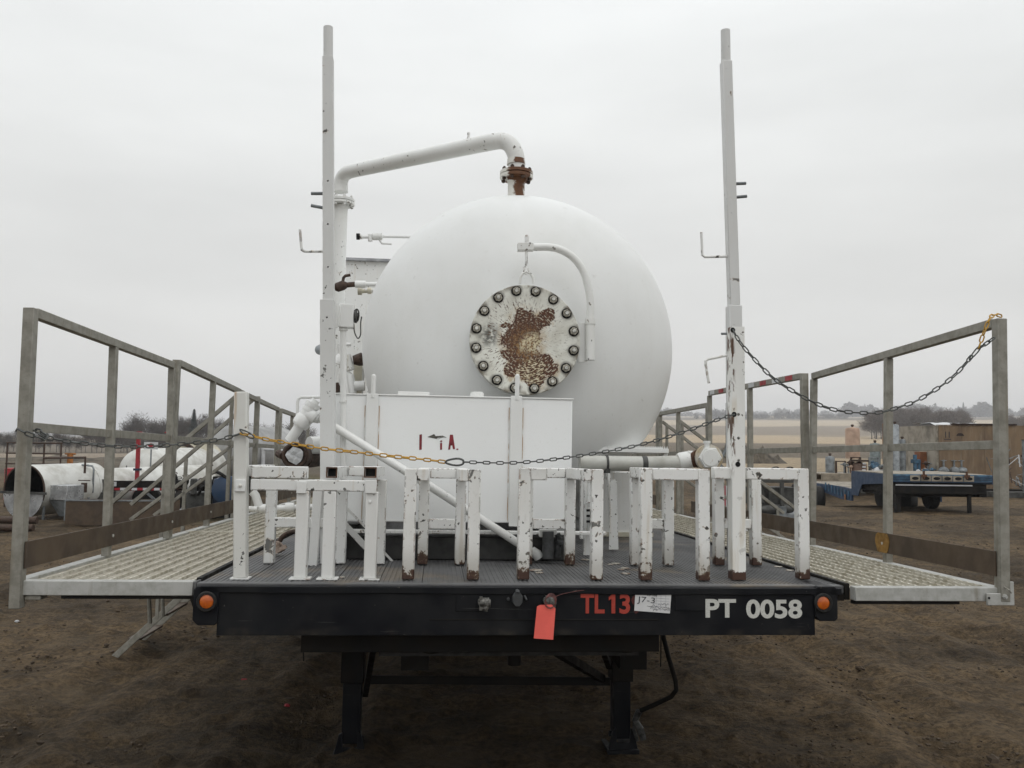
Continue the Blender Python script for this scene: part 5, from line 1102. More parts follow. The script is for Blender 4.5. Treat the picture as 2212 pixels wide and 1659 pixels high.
# grey shelter behind the vessel
sh = thing('equipment_shelter', 'grey-white steel shelter with lipped roof seen between left riser pipe and vessel', 'shelter', (-1.0, 6.2, 0))
a = tp(744, 557, 6.2); b = tp(900, 568, 6.2); MB().box(tp(746, 600, 6.2).x, b.x+.5, 6.22, 7.6, .1, b.z).build('wall', M_WL, sh); MB().box(a.x, b.x+.5, 6.17, 7.65, b.z, a.z).build('roof_lip', plain('grey_roof_lip', (.42, .43, .45), .5), sh)
# clutter of instruments between riser and vessel, low
cl = thing('instrument_cluster', 'jumble of white regulators and dark fittings low between the left pole and the vessel', 'instruments', tp(760, 850, 2.4))
Yc = 2.2
for nm, pts, r, mat in (('filter_bowl', [tp(762, 850, Yc), tp(757, 812, Yc), tp(752, 804, Yc)], [.026, .026, .010], M_W), ('filter_head', [tp(748, 768, Yc), tp(757, 800, Yc)], .03, M_WL), ('dark_valve', [tp(763, 778, Yc), tp(778, 776, Yc), tp(790, 780, Yc)], [.03, .045, .03], M_RUSTB), ('lever', [tp(770, 768, Yc), tp(785, 764, Yc)], .008, M_GREY), ('round_cap', [tp(766, 834, Yc), tp(788, 833, Yc)], .034, M_W), ('cap_neck', [tp(758, 835, Yc), tp(768, 834, Yc)], .02, M_DARK), ('tubing', catm([tp(733, 745, Yc), tp(738, 790, Yc), tp(730, 830, Yc), tp(727, 852, Yc)], 5), .015, M_WL), ('gauge_line', [tp(724, 828, Yc), tp(728, 848, Yc)], .028, M_RUSTB), ('elbow_pipe', [tp(786, 790, Yc+.3), tp(776, 800, Yc+.3), tp(772, 850, Yc+.3)], .04, M_WL), ('stub', [tp(746, 744, Yc), tp(758, 744, Yc)], .012, M_WL), ('regulator', [tp(729, 786, Yc), tp(733, 775, Yc), tp(733, 765, Yc)], [.03, .03, .015], M_W)):
    MB().tube(pts, r, 12).build(nm, mat, cl)
MB().box(tp(764, 788, Yc+.1).x, tp(782, 788, Yc+.1).x, Yc+.1, Yc+.14, tp(764, 856, Yc+.1).z, tp(764, 788, Yc+.1).z).build('bracket', M_CREAM, cl)
c = tp(690, 756, 3.0); MB().lathe([(.02, 0), (.038, .01), (.038, .03), (.02, .04)], (c.x, c.y, c.z), (.4, -1, 0), 20).build('gauge', M_SILV, cl)
# low white drain line out over the left walkway
dl = thing('drain_line', 'low white drain pipe with couplings behind the left racks', 'pipe', tp(600, 1096, 3.0))
for nm, pts, r, mat in (('pipe', [tp(548, 1100, 3.0), tp(700, 1094, 3.0)], .022, M_W), ('coupling', [tp(617, 1097, 3.0), tp(636, 1096, 3.0)], .036, M_W), ('coupling', [tp(562, 1099, 3.0), tp(590, 1098, 3.0)], .034, M_W), ('elbow', [tp(545, 1062, 3.0), tp(552, 1070, 3.0), tp(560, 1096, 3.0)], .03, M_W), ('plug', [tp(536, 1099, 2.9), tp(556, 1100, 2.9)], .02, M_WL), ('hanging_hose', catm([tp(603, 1170, 1.6), tp(612, 1158, 1.6), tp(628, 1150, 1.6), tp(655, 1146, 1.6)], 5), .014, M_RUSTB)):
    MB().tube(pts, r, 14).build(nm, mat, dl)
rg = MB(); rg.blob(tp(600, 1182, 1.0), .035, .03, .03, 10, .3, 4); rg.bar(tp(594, 1192, .95), tp(618, 1180, .95), .03, .02); o = rg.build('torn_bracket', plain('peach_grey_bracket', (.42, .33, .27), .7, 0, .5, 30, (.10, .07, .05)), None); tagm(o, 'small torn peach-grey bracket lying on the deck behind the left rack', 'bracket', frame=T)
# ================================================================== background yard, left
def frame_at(u, d, yaw=0, z=None):
    p = gp(u, d);
    if z is not None: p.z = z
    return Matrix.Translation(p) @ Rz(R(yaw))
def pb(t, name, mat, fn, bev=0, **k):
    m = MB(); fn(m); return m.build(name, mat, t, bev=bev, **k)
M_BGW = plain('grimy_background_white', (.62, .62, .59), .55, 0, .35, 2.5, (.42, .41, .37))
# open-ended tank
F = frame_at(57, 17.6, -17); t = thing('open_ended_tank', 'white horizontal tank at the far left with its round end open and dark inside', 'tank', (0, 0, 0), F)
zc, r = .60, .53
m = MB(); m.lathe([(r-.015, 0), (r, 0), (r, 1.5), (r+.012, 1.5), (r+.012, 1.56), (r, 1.56), (r, 1.8)], (0, 0, zc), (0, 1, 0), 48, False); m.build('shell', M_BGW, t)
pb(t, 'interior', M_DARK, lambda m: m.lathe([(r-.016, .0), (r-.02, 1.2), (.001, 1.2)], (0, 0, zc), (0, 1, 0), 40, False))
pb(t, 'rusty_rim', M_RUSTB, lambda m: m.lathe([(r-.02, -.012), (r+.008, -.012), (r+.008, .01), (r-.02, .01), (r-.02, -.012)], (0, 0, zc), (0, 1, 0), 48, False))
m = MB(); pts = [(r*.98*math.cos(a), -.02, zc-.06+r*.98*math.sin(a)) for a in np.linspace(math.pi, 2*math.pi, 24)]; m.prism(pts[::-1], (0, .03, 0)); m.build('foil_half_cover', M_FOIL, t)
pb(t, 'cross_bar', M_DGREY, lambda m: m.bar((-r-.05, -.04, zc-.04), (r+.08, -.04, zc-.04), .03, .05))
pb(t, 'long_shell', M_BGW, lambda m: m.lathe([(r*.4, 1.81), (r*.98, 1.83), (r*.98, 5.6), (r*.5, 5.8)], (.05, 0, zc-.12), (0, 1, 0), 48, False))
pb(t, 'side_box', M_FOIL, lambda m: m.box(.45, .95, .15, .6, .42, .72), bev=.01)
pb(t, 'hopper', M_GREY, lambda m: m.add([(.47, .17, .415), (.93, .17, .415), (.93, .58, .415), (.47, .58, .415), (.62, .3, .08), (.78, .3, .08), (.78, .45, .08), (.62, .45, .08)], [(0, 1, 5, 4), (1, 2, 6, 5), (2, 3, 7, 6), (3, 0, 4, 7), (4, 5, 6, 7)]))
for x, y in ((.42, .1), (.98, .1), (.98, .7), (.42, .7), (-.4, .4)): pb(t, 'leg', M_GREY, lambda m: m.bar((x, y, 0), (x, y, .45), .035))
pb(t, 'skid_pipe', M_TARP, lambda m: m.cyl((-1.0, -.25, .04), (.35, -.25, .05), .035, 10))
pb(t, 'vent_pipe', M_GREY, lambda m: m.tube([(.52, 1.3, .5), (.52, 1.3, 1.02), (.48, 1.3, 1.08), (.2, 1.3, 1.10)], .02, 8))
pb(t, 'rusty_top_pipe', M_RUSTB, lambda m: (m.tube([(-.25, .7, 1.08), (-.25, .7, 1.25), (.85, .7, 1.28), (.85, .7, .95)], .025, 8), m.cyl((.85, .7, .75), (.85, .7, .55), .06, 10), m.cyl((.7, .7, .8), (1.0, .7, .8), .012, 6)))
F = frame_at(60, 20.5, -10); t = thing('pipe_guard_rail', 'rusty brown pipe railing rising behind the open-ended tank', 'railing', (0, 0, 0), F)
for x in (-.55, -.1, .45, .9): pb(t, 'post', M_RUSTB, lambda m: m.cyl((x, 0, 0), (x, 0, 1.55), .02, 8))
for z in (1.55, 1.3, 1.05): pb(t, 'rail', M_RUSTB, lambda m: m.cyl((-.58, 0, z), (.93, 0, z), .018, 8))
pb(t, 'valve_top', M_ORG, lambda m: (m.cyl((1.0, .2, .9), (1.0, .2, 1.32), .07, 10), m.cyl((.86, .2, 1.3), (1.14, .2, 1.3), .02, 8)))
F = frame_at(40, 15.2, -5); t = thing('rusty_pipe_pile', 'two rusty brown pipes lying on the ground by the left edge', 'pipes', (0, 0, 0), F)
for i, z in enumerate((.07, .2)): pb(t, 'pipe', M_RUSTB, lambda m: m.cyl((-2.2, i*.1, z), (.15, i*.1+.3, z), .065, 12))
F = frame_at(32, 23, 0); t = thing('crimson_drum', 'faded crimson drum behind the open-ended tank at the far left', 'drum', (0, 0, 0), F)
pb(t, 'drum_body', M_RED, lambda m: m.lathe([(.2, 0), (.21, .02), (.2, .3), (.21, .32), (.2, .6), (.21, .83), (.19, .85)], (0, 0, 0), (0, 0, 1), 20)); pb(t, 'bung', M_DGREY, lambda m: m.cyl((.1, 0, .85), (.1, 0, .87), .03, 8))
# brown trough
F = frame_at(258, 16.6, 4); t = thing('steel_trough', 'long low brown steel trough with pale rim behind the left railing', 'trough', (0, 0, 0), F)
pb(t, 'front_wall', M_BRN, lambda m: m.box(-.95, 1.0, -.02, 0, .02, .48)); pb(t, 'rear_wall', M_BRN, lambda m: m.box(-.95, 1.0, .6, .62, .02, .48))
pb(t, 'floor', M_BRN, lambda m: m.box(-.95, 1.0, .001, .599, .0, .03)); pb(t, 'rim', M_GREY, lambda m: m.box(-.97, 1.02, -.035, .0, .485, .51))
# gooseneck frame with striped tape
F = frame_at(262, 19.2, 10); t = thing('equipment_trailer_frame', 'black trailer frame with red and white striped tape behind the left railing', 'trailer', (0, 0, 0), F)
pb(t, 'frame_beam', M_BLK2, lambda m: m.box(-.9, 1.0, -.02, .1, .52, .74), bev=.005)
for i in range(9): pb(t, 'tape_strip', M_RED if i % 2 == 0 else M_TARP, lambda m: m.box(-.1+i*.12, .02+i*.12-.002, -.0255, -.021, .53, .585))
pb(t, 'corner_brace', M_GREY, lambda m: (m.bar((1.04, 0, .78), (1.08, 0, .15), .07, .05, (0, 1, 0)), m.bar((.55, 0, .5), (1.0, 0, .1), .05, .05, (0, 1, 0))))
pb(t, 'engine_block', M_DGREY, lambda m: (m.box(-.75, -.1, -.25, .1, .1, .5), m.box(-.6, -.2, -.2, .05, .505, .78), m.cyl((-.45, -.1, .78), (-.45, -.1, .92), .08, 10)), bev=.01)
pb(t, 'number_plate', M_TARP, lambda m: m.box(-.32, -.06, -.03, -.0225, .62, .72)); put_text(t, '502', -.29, -.1, .64, .70, -.0312, M_INK, .01)
pb(t, 'lower_frame', M_BLK2, lambda m: (m.box(-1.4, -.76, 0, .12, .3, .5), m.bar((-.75, .3, .08), (.9, .3, .12), .1, .12)))
for x in (-.6, .5): 
    w = pb(t, 'wheel', M_RUB, lambda m: m.lathe([(.2, 0), (.3, .02), (.32, .06), (.32, .16), (.3, .2), (.2, .22)], (x, .5, .3), (0, -1, 0), 24))
# white end-on vessel
F = frame_at(310, 22, -8); t = thing('white_vessel', 'white horizontal vessel with domed end behind the red pole', 'tank', (0, 0, 0), F)
r = .63; zc = .80
m = MB(); m.lathe([(.001, -.35*1)]+[(r*math.cos(a), -.35*math.sin(a)) for a in np.linspace(1.45, 0, 12)]+[(r, 3.4)], (0, 0, zc), (0, 1, 0), 48, False); m.build('shell', M_BGW, t, ang=60)
pb(t, 'wall_fitting', M_BLK2, lambda m: (m.blob((.42, -.4, .55), .16, .1, .2, 10, .2, 2), m.box(.34, .52, -.5, -.3, .1, .45))); pb(t, 'handhold', M_DGREY, lambda m: m.tube([(-.1, -.42, .86), (-.18, -.42, .86), (-.18, -.42, 1.0)], .012, 6))
pb(t, 'bracket', M_RUSTB, lambda m: m.bar((.08, -.36, 1.22), (.14, -.36, 1.08), .02, .02)); pb(t, 'saddle', M_W, lambda m: m.box(-.4, .4, .2, .4, .0, .35)); pb(t, 'nameplate', M_TARP, lambda m: m.box(.42, .52, -.56, -.53, .48, .56))
F = frame_at(299, 19.8, 0); t = thing('red_pole', 'bright red steel pole standing in front of the white domed vessel', 'pole', (0, 0, 0), F)
pb(t, 'shaft', M_RED, lambda m: m.bar((0, 0, 0), (0, 0, 1.85), .075, .075)); pb(t, 'cap_arm', M_RED, lambda m: m.bar((.045, 0, 1.83), (.22, 0, 1.72), .05, .04)); pb(t, 'collar', M_NAVY, lambda m: m.box(-.07, .07, -.07, .07, .95, 1.0))
F = frame_at(326, 21, 0); t = thing('maple_leaf_sign', 'small white sign with a red maple leaf beside the red pole', 'sign', (0, 0, 0), F)
pb(t, 'board', M_TARP, lambda m: m.box(-.17, .17, 0, .015, 1.42, 1.60)); pb(t, 'post', M_GREY, lambda m: m.cyl((0, .03, 0), (0, .03, 1.5), .02, 8))
leaf = [(0, 1), (.18, .62), (.38, .72), (.32, .25), (.55, .45), (.62, .3), (.92, .35), (.8, .1), (.95, 0), (.5, -.35), (.55, -.5), (.06, -.4), (.06, -.85)]; leaf = leaf+[(-x, y) for x, y in leaf[::-1][:-1]]
pb(t, 'leaf_emblem', M_RED, lambda m: m.prism([(x*.08, -.003, 1.515+y*.075) for x, y in leaf], (0, .002, 0)))
# cream vessel with ribbed end and stack
F = frame_at(386, 24.5, -15); t = thing('cream_vessel', 'cream horizontal tank with bolted end and square stack, right of the white domed vessel', 'tank', (0, 0, 0), F)
r = .55
pb(t, 'shell', M_CREAM, lambda m: m.lathe([(.001, 0), (r-.05, 0), (r, .05), (r, 3)], (.1, 0, 1.0), (0, 1, 0), 40, False)); pb(t, 'end_ring', M_RUSTB, lambda m: m.lathe([(r-.07, -.03), (r+.04, -.03), (r+.04, .03), (r-.07, .03)], (.1, 0, 1.0), (0, 1, 0), 36, False))
for i in range(12):
    a = 2*math.pi*i/12; pb(t, 'bolt', M_DGREY, lambda m: m.cyl((.1+r*math.cos(a), -.06, 1.0+r*math.sin(a)), (.1+r*math.cos(a), -.02, 1.0+r*math.sin(a)), .02, 6))
pb(t, 'stack', M_CREAM, lambda m: m.box(.42, .72, .3, .6, .4, 1.68), bev=.01); pb(t, 'top_platform', M_CREAM, lambda m: m.box(-.45, .78, .25, .7, 1.60, 1.66)); pb(t, 'fitting', M_BLK2, lambda m: (m.blob((-.35, -.3, .75), .12, .1, .14, 8, .2, 5), m.blob((.3, -.3, .55), .22, .15, .3, 8, .3, 7), m.box(-.5, .9, -.2, .2, .1, .4)))
pb(t, 'red_valve', M_RED, lambda m: (m.cyl((-.6, .3, 1.75), (-.6, .3, 1.9), .04, 8), m.cyl((-.7, .3, 1.86), (-.5, .3, 1.86), .02, 8))); pb(t, 'blue_valve', M_NAVY, lambda m: m.blob((-.42, .3, 1.78), .12, .08, .08, 8, .2, 5))
# grey vessel
F = frame_at(500, 26, -12); t = thing('grey_vessel', 'big dull grey horizontal vessel behind the left walkway stairs', 'tank', (0, 0, 0), F)
r = .84
m = MB(); m.lathe([(.001, -.45)]+[(r*math.cos(a), -.45*math.sin(a)) for a in np.linspace(1.45, 0, 12)]+[(r, 3.0)], (0, 0, 1.26), (0, 1, 0), 48, False); m.build('shell', plain('dull_grey_vessel', (.36, .36, .355), .6, 0, .2, 1.5), t, ang=60)
pb(t, 'saddle', M_DGREY, lambda m: m.box(-.6, .6, .3, .5, 0, .6)); pb(t, 'rear_pipe', M_TARP, lambda m: (m.cyl((.9, .3, .2), (.9, .3, 1.55), .06, 10), m.cyl((1.3, .3, .2), (1.3, .3, 1.4), .05, 10), m.cyl((.85, .3, 1.4), (1.7, .3, 1.35), .05, 10)))
# dark blue machine and black fittings
F = frame_at(484, 18.5, 12); t = thing('blue_machine', 'dark blue engine unit with hoses behind the left stairs', 'machine', (0, 0, 0), F)
pb(t, 'body', M_NAVY, lambda m: m.box(-.2, .42, 0, .6, .2, .85), bev=.05); pb(t, 'round_housing', M_BLUE, lambda m: m.lathe([(.26, 0), (.3, .04), (.3, .2), (.2, .24), (.001, .25)], (.1, -.02, .62), (0, -1, 0), 24, False))
pb(t, 'hose', M_RUB, lambda m: (m.tube(catm([(-.3, -.1, .9), (-.1, -.25, 1.0), (.15, -.2, .8), (.3, -.2, .4)], 5), .035, 8), m.tube(catm([(-.5, 0, .5), (-.35, -.2, .7), (-.2, -.1, .5)], 5), .03, 8))); pb(t, 'skid_base', M_BLK2, lambda m: m.box(-.8, .6, -.1, .8, .02, .19)); pb(t, 'gearbox', M_DGREY, lambda m: (m.box(-.75, -.25, .1, .5, .2, .55), m.cyl((-.6, .05, .5), (-.6, .05, .85), .07, 10)), bev=.02)
F = frame_at(415, 20, 0); t = thing('valve_manifold', 'cluster of black pump valves and small white plates below the cream tank', 'valves', (0, 0, 0), F)
for i, (x, z, s) in enumerate(((-.4, .75, .1), (-.28, .6, .13), (-.1, .72, .08), (.1, .5, .14), (.3, .62, .1), (.45, .4, .12), (-.2, .3, .16), (.2, .22, .15))):
    pb(t, 'valve_body', M_BLK2, lambda m: (m.blob((x, -.02*i, z), s, s*.8, s*1.2, 9, .25, i), m.cyl((x, -.02*i, 0), (x, -.02*i, z), .04, 8)))
    pb(t, 'hand_wheel', M_DGREY if i % 2 else M_RUSTB, lambda m: m.tube([(x+.08*math.cos(a), -.02*i, z+s*1.4+.025*math.sin(a)) for a in np.linspace(0, 6.28, 13)[:-1]], .01, 5, closed=True))
pb(t, 'white_plate', M_TARP, lambda m: (m.box(.1, .35, -.3, -.1, .12, .18), m.box(-.3, -.02, -.3, -.1, .03, .08), m.box(.3, .5, -.4, -.2, .22, .3)))
F = frame_at(446, 20.5, 8); t = thing('pump_unit', 'black pump unit with pipes and pale skid plates under the grey vessel', 'pump', (0, 0, 0), F)
pb(t, 'engine', M_DGREY, lambda m: m.box(-.35, .15, 0, .5, .25, .72), bev=.03); pb(t, 'radiator', M_BLK2, lambda m: m.box(.18, .3, -.05, .55, .2, .8), bev=.01)
pb(t, 'pump_head', M_BLK2, lambda m: m.lathe([(.12, 0), (.17, .03), (.17, .15), (.1, .2)], (-.2, -.05, .4), (0, -1, 0), 16)); pb(t, 'exhaust', M_RUSTB, lambda m: m.tube([(0, .2, .7), (0, .2, 1.0), (.12, .2, 1.08)], .035, 8)); pb(t, 'suction_pipe', M_GREY, lambda m: m.tube([(-.6, -.1, .1), (-.6, -.1, .5), (-.35, -.1, .5)], .045, 8)); pb(t, 'skid_plate', M_TARP, lambda m: m.box(-.7, .1, -.4, -.1, .05, .11)); pb(t, 'skid_frame', M_BLK2, lambda m: m.box(-.75, .6, -.08, .7, .0, .049))
# background yard right ---------------------------------------------------------
F = Matrix.Translation(gp(2034, 22.3)) @ Rz(R(0)); lb = thing('lowboy_trailer', 'blue lowboy trailer with raised gooseneck deck and boarded bed, parked in the right yard', 'trailer', (0, 0, 0), F)
# local: x to the right along the gooseneck front, y away along the trailer
W2 = 1.30; zg_ = .99
pb(lb, 'gooseneck_deck', M_WOODD, lambda m: m.box(-W2+.06, W2-.1, .10, 2.6, zg_-.03, zg_+.02))
fr = pb(lb, 'gooseneck_front', M_BLUE2, lambda m: m.box(-W2, W2, -.0, .095, zg_-.20, zg_+.01), bev=.01)
for k in range(3): pb(fr, 'ridge', M_BLUE, lambda m: m.box(-W2+.01, W2-.01, -.02, -.001, zg_-.19+k*.062, zg_-.165+k*.062))
for i in range(6):
    x = -.72+i*.28; q = pb(lb, 'slot_plate', M_WOODD, lambda m: m.box(x-.13, x+.13, -.032, -.021, zg_-.165, zg_-.015), bev=.004); pb(q, 'slot', M_DARK, lambda m: m.prism([(x+math.cos(a)*.09, -.034, zg_-.09+math.sin(a)*.042) for a in np.linspace(0, 2*math.pi, 13)[:-1]], (0, -.003, 0)))
for x in (-.5, .62): pb(lb, 'winch_post', M_RUST, lambda m: (m.cyl((x, -.04, zg_-.1), (x, -.04, zg_+.10), .03, 8), m.box(x-.07, x+.07, -.07, -.04, zg_-.05, zg_+.01)))
pb(lb, 'gooseneck_side', M_BLUE, lambda m: m.prism([(-W2-.02, 0, zg_+.0), (-W2-.02, 2.65, zg_+.0), (-W2-.02, 2.65, .30), (-W2-.02, 2.2, .30), (-W2-.02, 1.9, .64), (-W2-.02, 0, .76)], (.03, 0, 0)))
pb(lb, 'gooseneck_side', M_BLUE, lambda m: m.prism([(W2-.01, 0, zg_+.0), (W2-.01, 2.65, zg_+.0), (W2-.01, 2.65, .30), (W2-.01, 2.2, .30), (W2-.01, 1.9, .64), (W2-.01, 0, .76)], (.03, 0, 0)))
pb(lb, 'belly_frame', M_BLK2, lambda m: (m.box(-W2+.1, W2-.15, .06, 2.5, zg_-.50, zg_-.24), m.box(-W2+.15, W2-.2, .3, 2.3, zg_-.58, zg_-.51)), bev=.01)
pb(lb, 'silver_strip', M_TARP, lambda m: m.box(-W2+.1, W2-.5, .035, .055, zg_-.285, zg_-.25))
pb(lb, 'side_leg', M_BLK2, lambda m: m.box(W2-.3, W2-.1, .1, .5, .42, zg_-.24)); pb(lb, 'side_leg', M_BLK2, lambda m: m.box(W2-.58, W2-.50, .1, .18, .0, .55)); pb(lb, 'side_leg', M_BLK2, lambda m: m.box(-W2+.15, -W2+.27, .15, .27, .021, .6)); pb(lb, 'foot', M_BLK2, lambda m: m.box(-W2+.10, -W2+.32, .1, .32, 0, .02))
nb = 12; 
bedp = [(2.66, .47), (3.4, .50), (4.6, .50), (6.2, .49), (7.6, .46)]
for i in range(nb):
    x0 = -W2+.06+i*(2*W2-.12)/nb; m = MB()
    for (ya, za), (yb, zb3) in zip(bedp, bedp[1:]): m.add([(x0, ya, za), (x0+.19, ya, za), (x0+.19, yb, zb3), (x0, yb, zb3), (x0, ya, za-.04), (x0+.19, ya, za-.04), (x0+.19, yb, zb3-.04), (x0, yb, zb3-.04)], [(0, 1, 2, 3), (0, 4, 5, 1), (0, 3, 7, 4), (1, 5, 6, 2)])
    m.build('bed_board', M_WOODD, lb)
for sx in (-W2-.02, W2-.04):
    m = MB(); up_ = [(sx, y, z-.005) for y, z in bedp]; dn = [(sx, y, z-.34) for y, z in ((2.66, .46), (3.4, .46), (4.6, .56), (6.2, .70), (7.6, .68))]; m.prism(up_+dn[::-1], (.06, 0, 0)); s_ = m.build('side_beam', M_BLUE, lb)
    if sx < 0:
        for k in range(8):
            y = 2.8+k*.26; z = .16+.022*k; pb(s_, 'rib', M_BLUE2, lambda m: m.box(sx-.03, sx-.001, y, y+.05, z, z+.24+.0*k))
for k in range(3):
    for x, sgn in ((-W2-.30, -1), (W2-.0, 1)):
        y = 5.0+k*.95; w = pb(lb, 'wheel', M_RUB, lambda m: m.lathe([(.2, 0), (.38, .01), (.41, .06), (.41, .2), (.38, .25), (.2, .26)], (x, y, .02), (1, 0, 0), 28)); pb(w, 'rim', M_FOIL, lambda m: m.lathe([(.22, 0), (.2, .05), (.08, .06), (.06, .0)], (x-.004 if sgn < 0 else x+.264, y, .02), (1, 0, 0) if sgn < 0 else (-1, 0, 0), 20))
for k in range(3): pb(lb, 'wheel', M_RUB, lambda m: m.lathe([(.2, 0), (.30, .02), (.32, .06), (.32, .2), (.3, .24), (.2, .26)], (.15+k*.0, 1.2+k*.3, .34), (1, 0, 0), 20)) if k == 0 else None
# reflector
pb(lb, 'orange_reflector', M_ORG, lambda m: m.box(-W2-.055, -W2-.05, 3.0, 3.1, .12, .28))
# skid of separators
F = frame_at(1965, 33, 6) @ Matrix.Diagonal((1.22, 1.22, 1.05, 1)); t = thing('separator_skid', 'beige steel skid carrying tan and grey vertical separators behind the blue trailer', 'skid', (0, 0, 0), F)
pb(t, 'base_beam', M_BEI, lambda m: (m.box(-2.95, .9, -.1, .0, .42, .72), m.box(-2.95, .9, 1.4, 1.5, .42, .72)), bev=.01); pb(t, 'base_deck', M_BEI, lambda m: m.box(-2.9, .9, .0, 1.4, .66, .70))
for x in (-2.6, -1.6, -.6, .5): pb(t, 'foot', M_DGREY, lambda m: m.box(x-.1, x+.1, 0, .3, 0, .41))
def column(t, x, y, r, z0, z1, mat, cap=None, nm='vertical_vessel'):
    v = pb(t, nm, mat, lambda m: m.lathe([(r, z0), (r, z1-r*.5), (r*.86, z1-r*.2), (r*.5, z1-.03), (.02, z1)], (x, y, 0), (0, 0, 1), 24)); 
    pb(v, 'top_fitting', cap or M_RUSTB, lambda m: (m.cyl((x, y, z1-.01), (x, y, z1+.09), .035, 8), m.cyl((x-.05, y, z1+.06), (x+.05, y, z1+.06), .02, 6))); return v
column(t, -1.74, .3, .22, 1.25, 2.42, M_TAN); column(t, -1.70, -.02, .22, .73, 1.15, plain('brown_pot', (.17, .10, .07), .6), nm='separator_pot')
pb(t, 'pot_lid', M_RUSTB, lambda m: m.cyl((-1.70, -.02, 1.15), (-1.70, -.02, 1.22), .28, 16))
for k in range(3): pb(t, 'white_decal', M_TARP, lambda m: m.box(-1.76+.01*k, -1.64, -.31, -.298, .82+k*.12, .88+k*.12))
column(t, -.60, .35, .10, .73, 2.58, plain('rust_streaked_column', (.10, .065, .045), .7, 0, .5, 3, (.25, .13, .05))); column(t, -.34, .25, .125, .73, 2.55, M_SILV); column(t, -.88, .5, .16, .73, 1.85, plain('grey_green_column', (.22, .26, .26), .6)); column(t, -2.55, .2, .14, .73, 1.35, M_GREY); column(t, .05, .5, .10, .73, 2.0, M_GREY)
pb(t, 'blue_manifold', M_BLUE2, lambda m: (m.cyl((.35, .3, .73), (.35, .3, 1.42), .06, 10), m.box(.25, .5, .22, .38, 1.1, 1.25), m.cyl((.48, .3, .73), (.48, .3, 1.2), .05, 10)), bev=.005)
pb(t, 'rust_red_panel', plain('rust_red_panel', (.16, .05, .025), .7, 0, .5, 4, (.30, .12, .04)), lambda m: m.box(.70, .98, .6, .9, .4, 1.52), bev=.01)
pb(t, 'mustard_cabinet', plain('mustard_cabinet_paint', (.36, .22, .03), .6, 0, .5, 4, (.16, .08, .03)), lambda m: m.box(1.0, 1.2, .6, .85, .4, 1.5), bev=.01); pb(t, 'tall_riser', M_RUSTB, lambda m: (m.cyl((1.3, .5, .4), (1.3, .5, 1.5), .03, 8), m.cyl((1.2, .5, 1.2), (1.45, .5, 1.2), .025, 8)))
for i in range(22):
    x = random.choice((-2.5, -2.2, -2.05, -1.25, -1.1, .3, .5, .7, -.8, 1.35))+random.uniform(-.12, .12); z = random.uniform(.75, 1.15); s = random.uniform(.05, .11); mt = random.choice((M_GREY, M_RUSTB, M_TARP, M_SILV, M_TAN, M_BLUE2))
    pb(t, 'valve', mt, lambda m: (m.blob((x, -.05+i*.01, z), s, s, s*1.2, 8, .2, i), m.cyl((x-.12, -.05+i*.01, z), (x+.12, -.05+i*.01, z), s*.35, 7), m.cyl((x, -.05+i*.01, .7), (x, -.05+i*.01, z), s*.4, 7)))
for x, z in ((-2.4, 1.15), (-1.9, 1.3), (-1.3, 1.3)): pb(t, 'piping', M_RUSTB if x < -1.5 else M_GREY, lambda m: m.tube([(x, .1, .72), (x, .1, z), (x+.3, .1, z), (x+.3, .1, .72)], .035, 8))
# grey ball valves at the right end
for x in (1.0, 1.35, 1.6): pb(t, 'ball_valve', M_GREY, lambda m: (m.blob((x, -.2, .85), .17, .15, .15, 10, .08, int(x*10)), m.cyl((x, -.2, .95), (x, -.2, 1.25), .03, 6), m.cyl((x-.1, -.2, 1.22), (x+.1, -.2, 1.22), .015, 6)))
# plywood crate
F = frame_at(2105, 33, 1) @ Matrix.Diagonal((1.17, 1.2, 1.2, 1)); t = thing('plywood_crate', 'huge weathered plywood crate with dark top trim and shelf hole behind the blue trailer', 'crate', (0, 0, 0), F)
cw, cd, ch = 3.05, 3.0, 2.15; x0 = -1.2
for i in range(4):
    a = x0+i*cw/4; pb(t, 'front_panel', M_PLY, lambda m: m.box(a+.004, a+cw/4-.004, -.018, .0, .12, ch))
for i in range(3):
    a = i*cd/3; pb(t, 'side_panel', plain('grey_plywood_side_%d' % i, (.38, .34, .28), .8, 0, .3, 2), lambda m: m.box(x0-.018, x0, a+.004, a+cd/3-.004, .12, ch-.02)); pb(t, 'side_panel', M_PLY, lambda m: m.box(x0+cw, x0+cw+.018, a+.004, a+cd/3-.004, .12, ch-.02))
pb(t, 'batten', M_WOODD, lambda m: m.box(x0-.04, x0-.019, -.02, .09, .12, ch)); pb(t, 'batten', M_WOODD, lambda m: m.box(x0+cw-.09, x0+cw, -.045, -.019, .12, ch))
pb(t, 'inner_frame', M_WOODD, lambda m: m.box(x0+.01, x0+cw-.01, .01, cd-.01, .10, ch-.06)); pb(t, 'top_trim', M_TRIM, lambda m: m.box(x0+.45, x0+cw-.45, -.06, .1, ch+.001, ch+.05)); pb(t, 'skid_timber', M_BLK2, lambda m: m.box(x0-.1, x0+cw+.1, -.1, cd, 0, .10))
pb(t, 'arrow_mark', M_INK, lambda m: [m.box(x0+.22+k*.12, x0+.25+k*.12, -.0195, -.0185, ch-.42, ch-.22) for k in range(2)]+[m.box(x0+.18, x0+.42, -.0195, -.0185, ch-.48, ch-.455)])
pb(t, 'umbrella_mark', M_TRIM, lambda m: m.prism([(x0+.72+math.cos(a)*.13, -.0195, ch-.36+math.sin(a)*.1) for a in np.linspace(0, math.pi, 9)], (0, .001, 0)))
m = MB(); n = 22
for j in range(6):
    for i in range(n): m.v.append((x0-.12+i*1.7/(n-1), -.03+j*.3, ch+.06+.06*noise.noise(Vector((i*.5, j*.6, 1)))-(.08 if j == 0 else 0)))
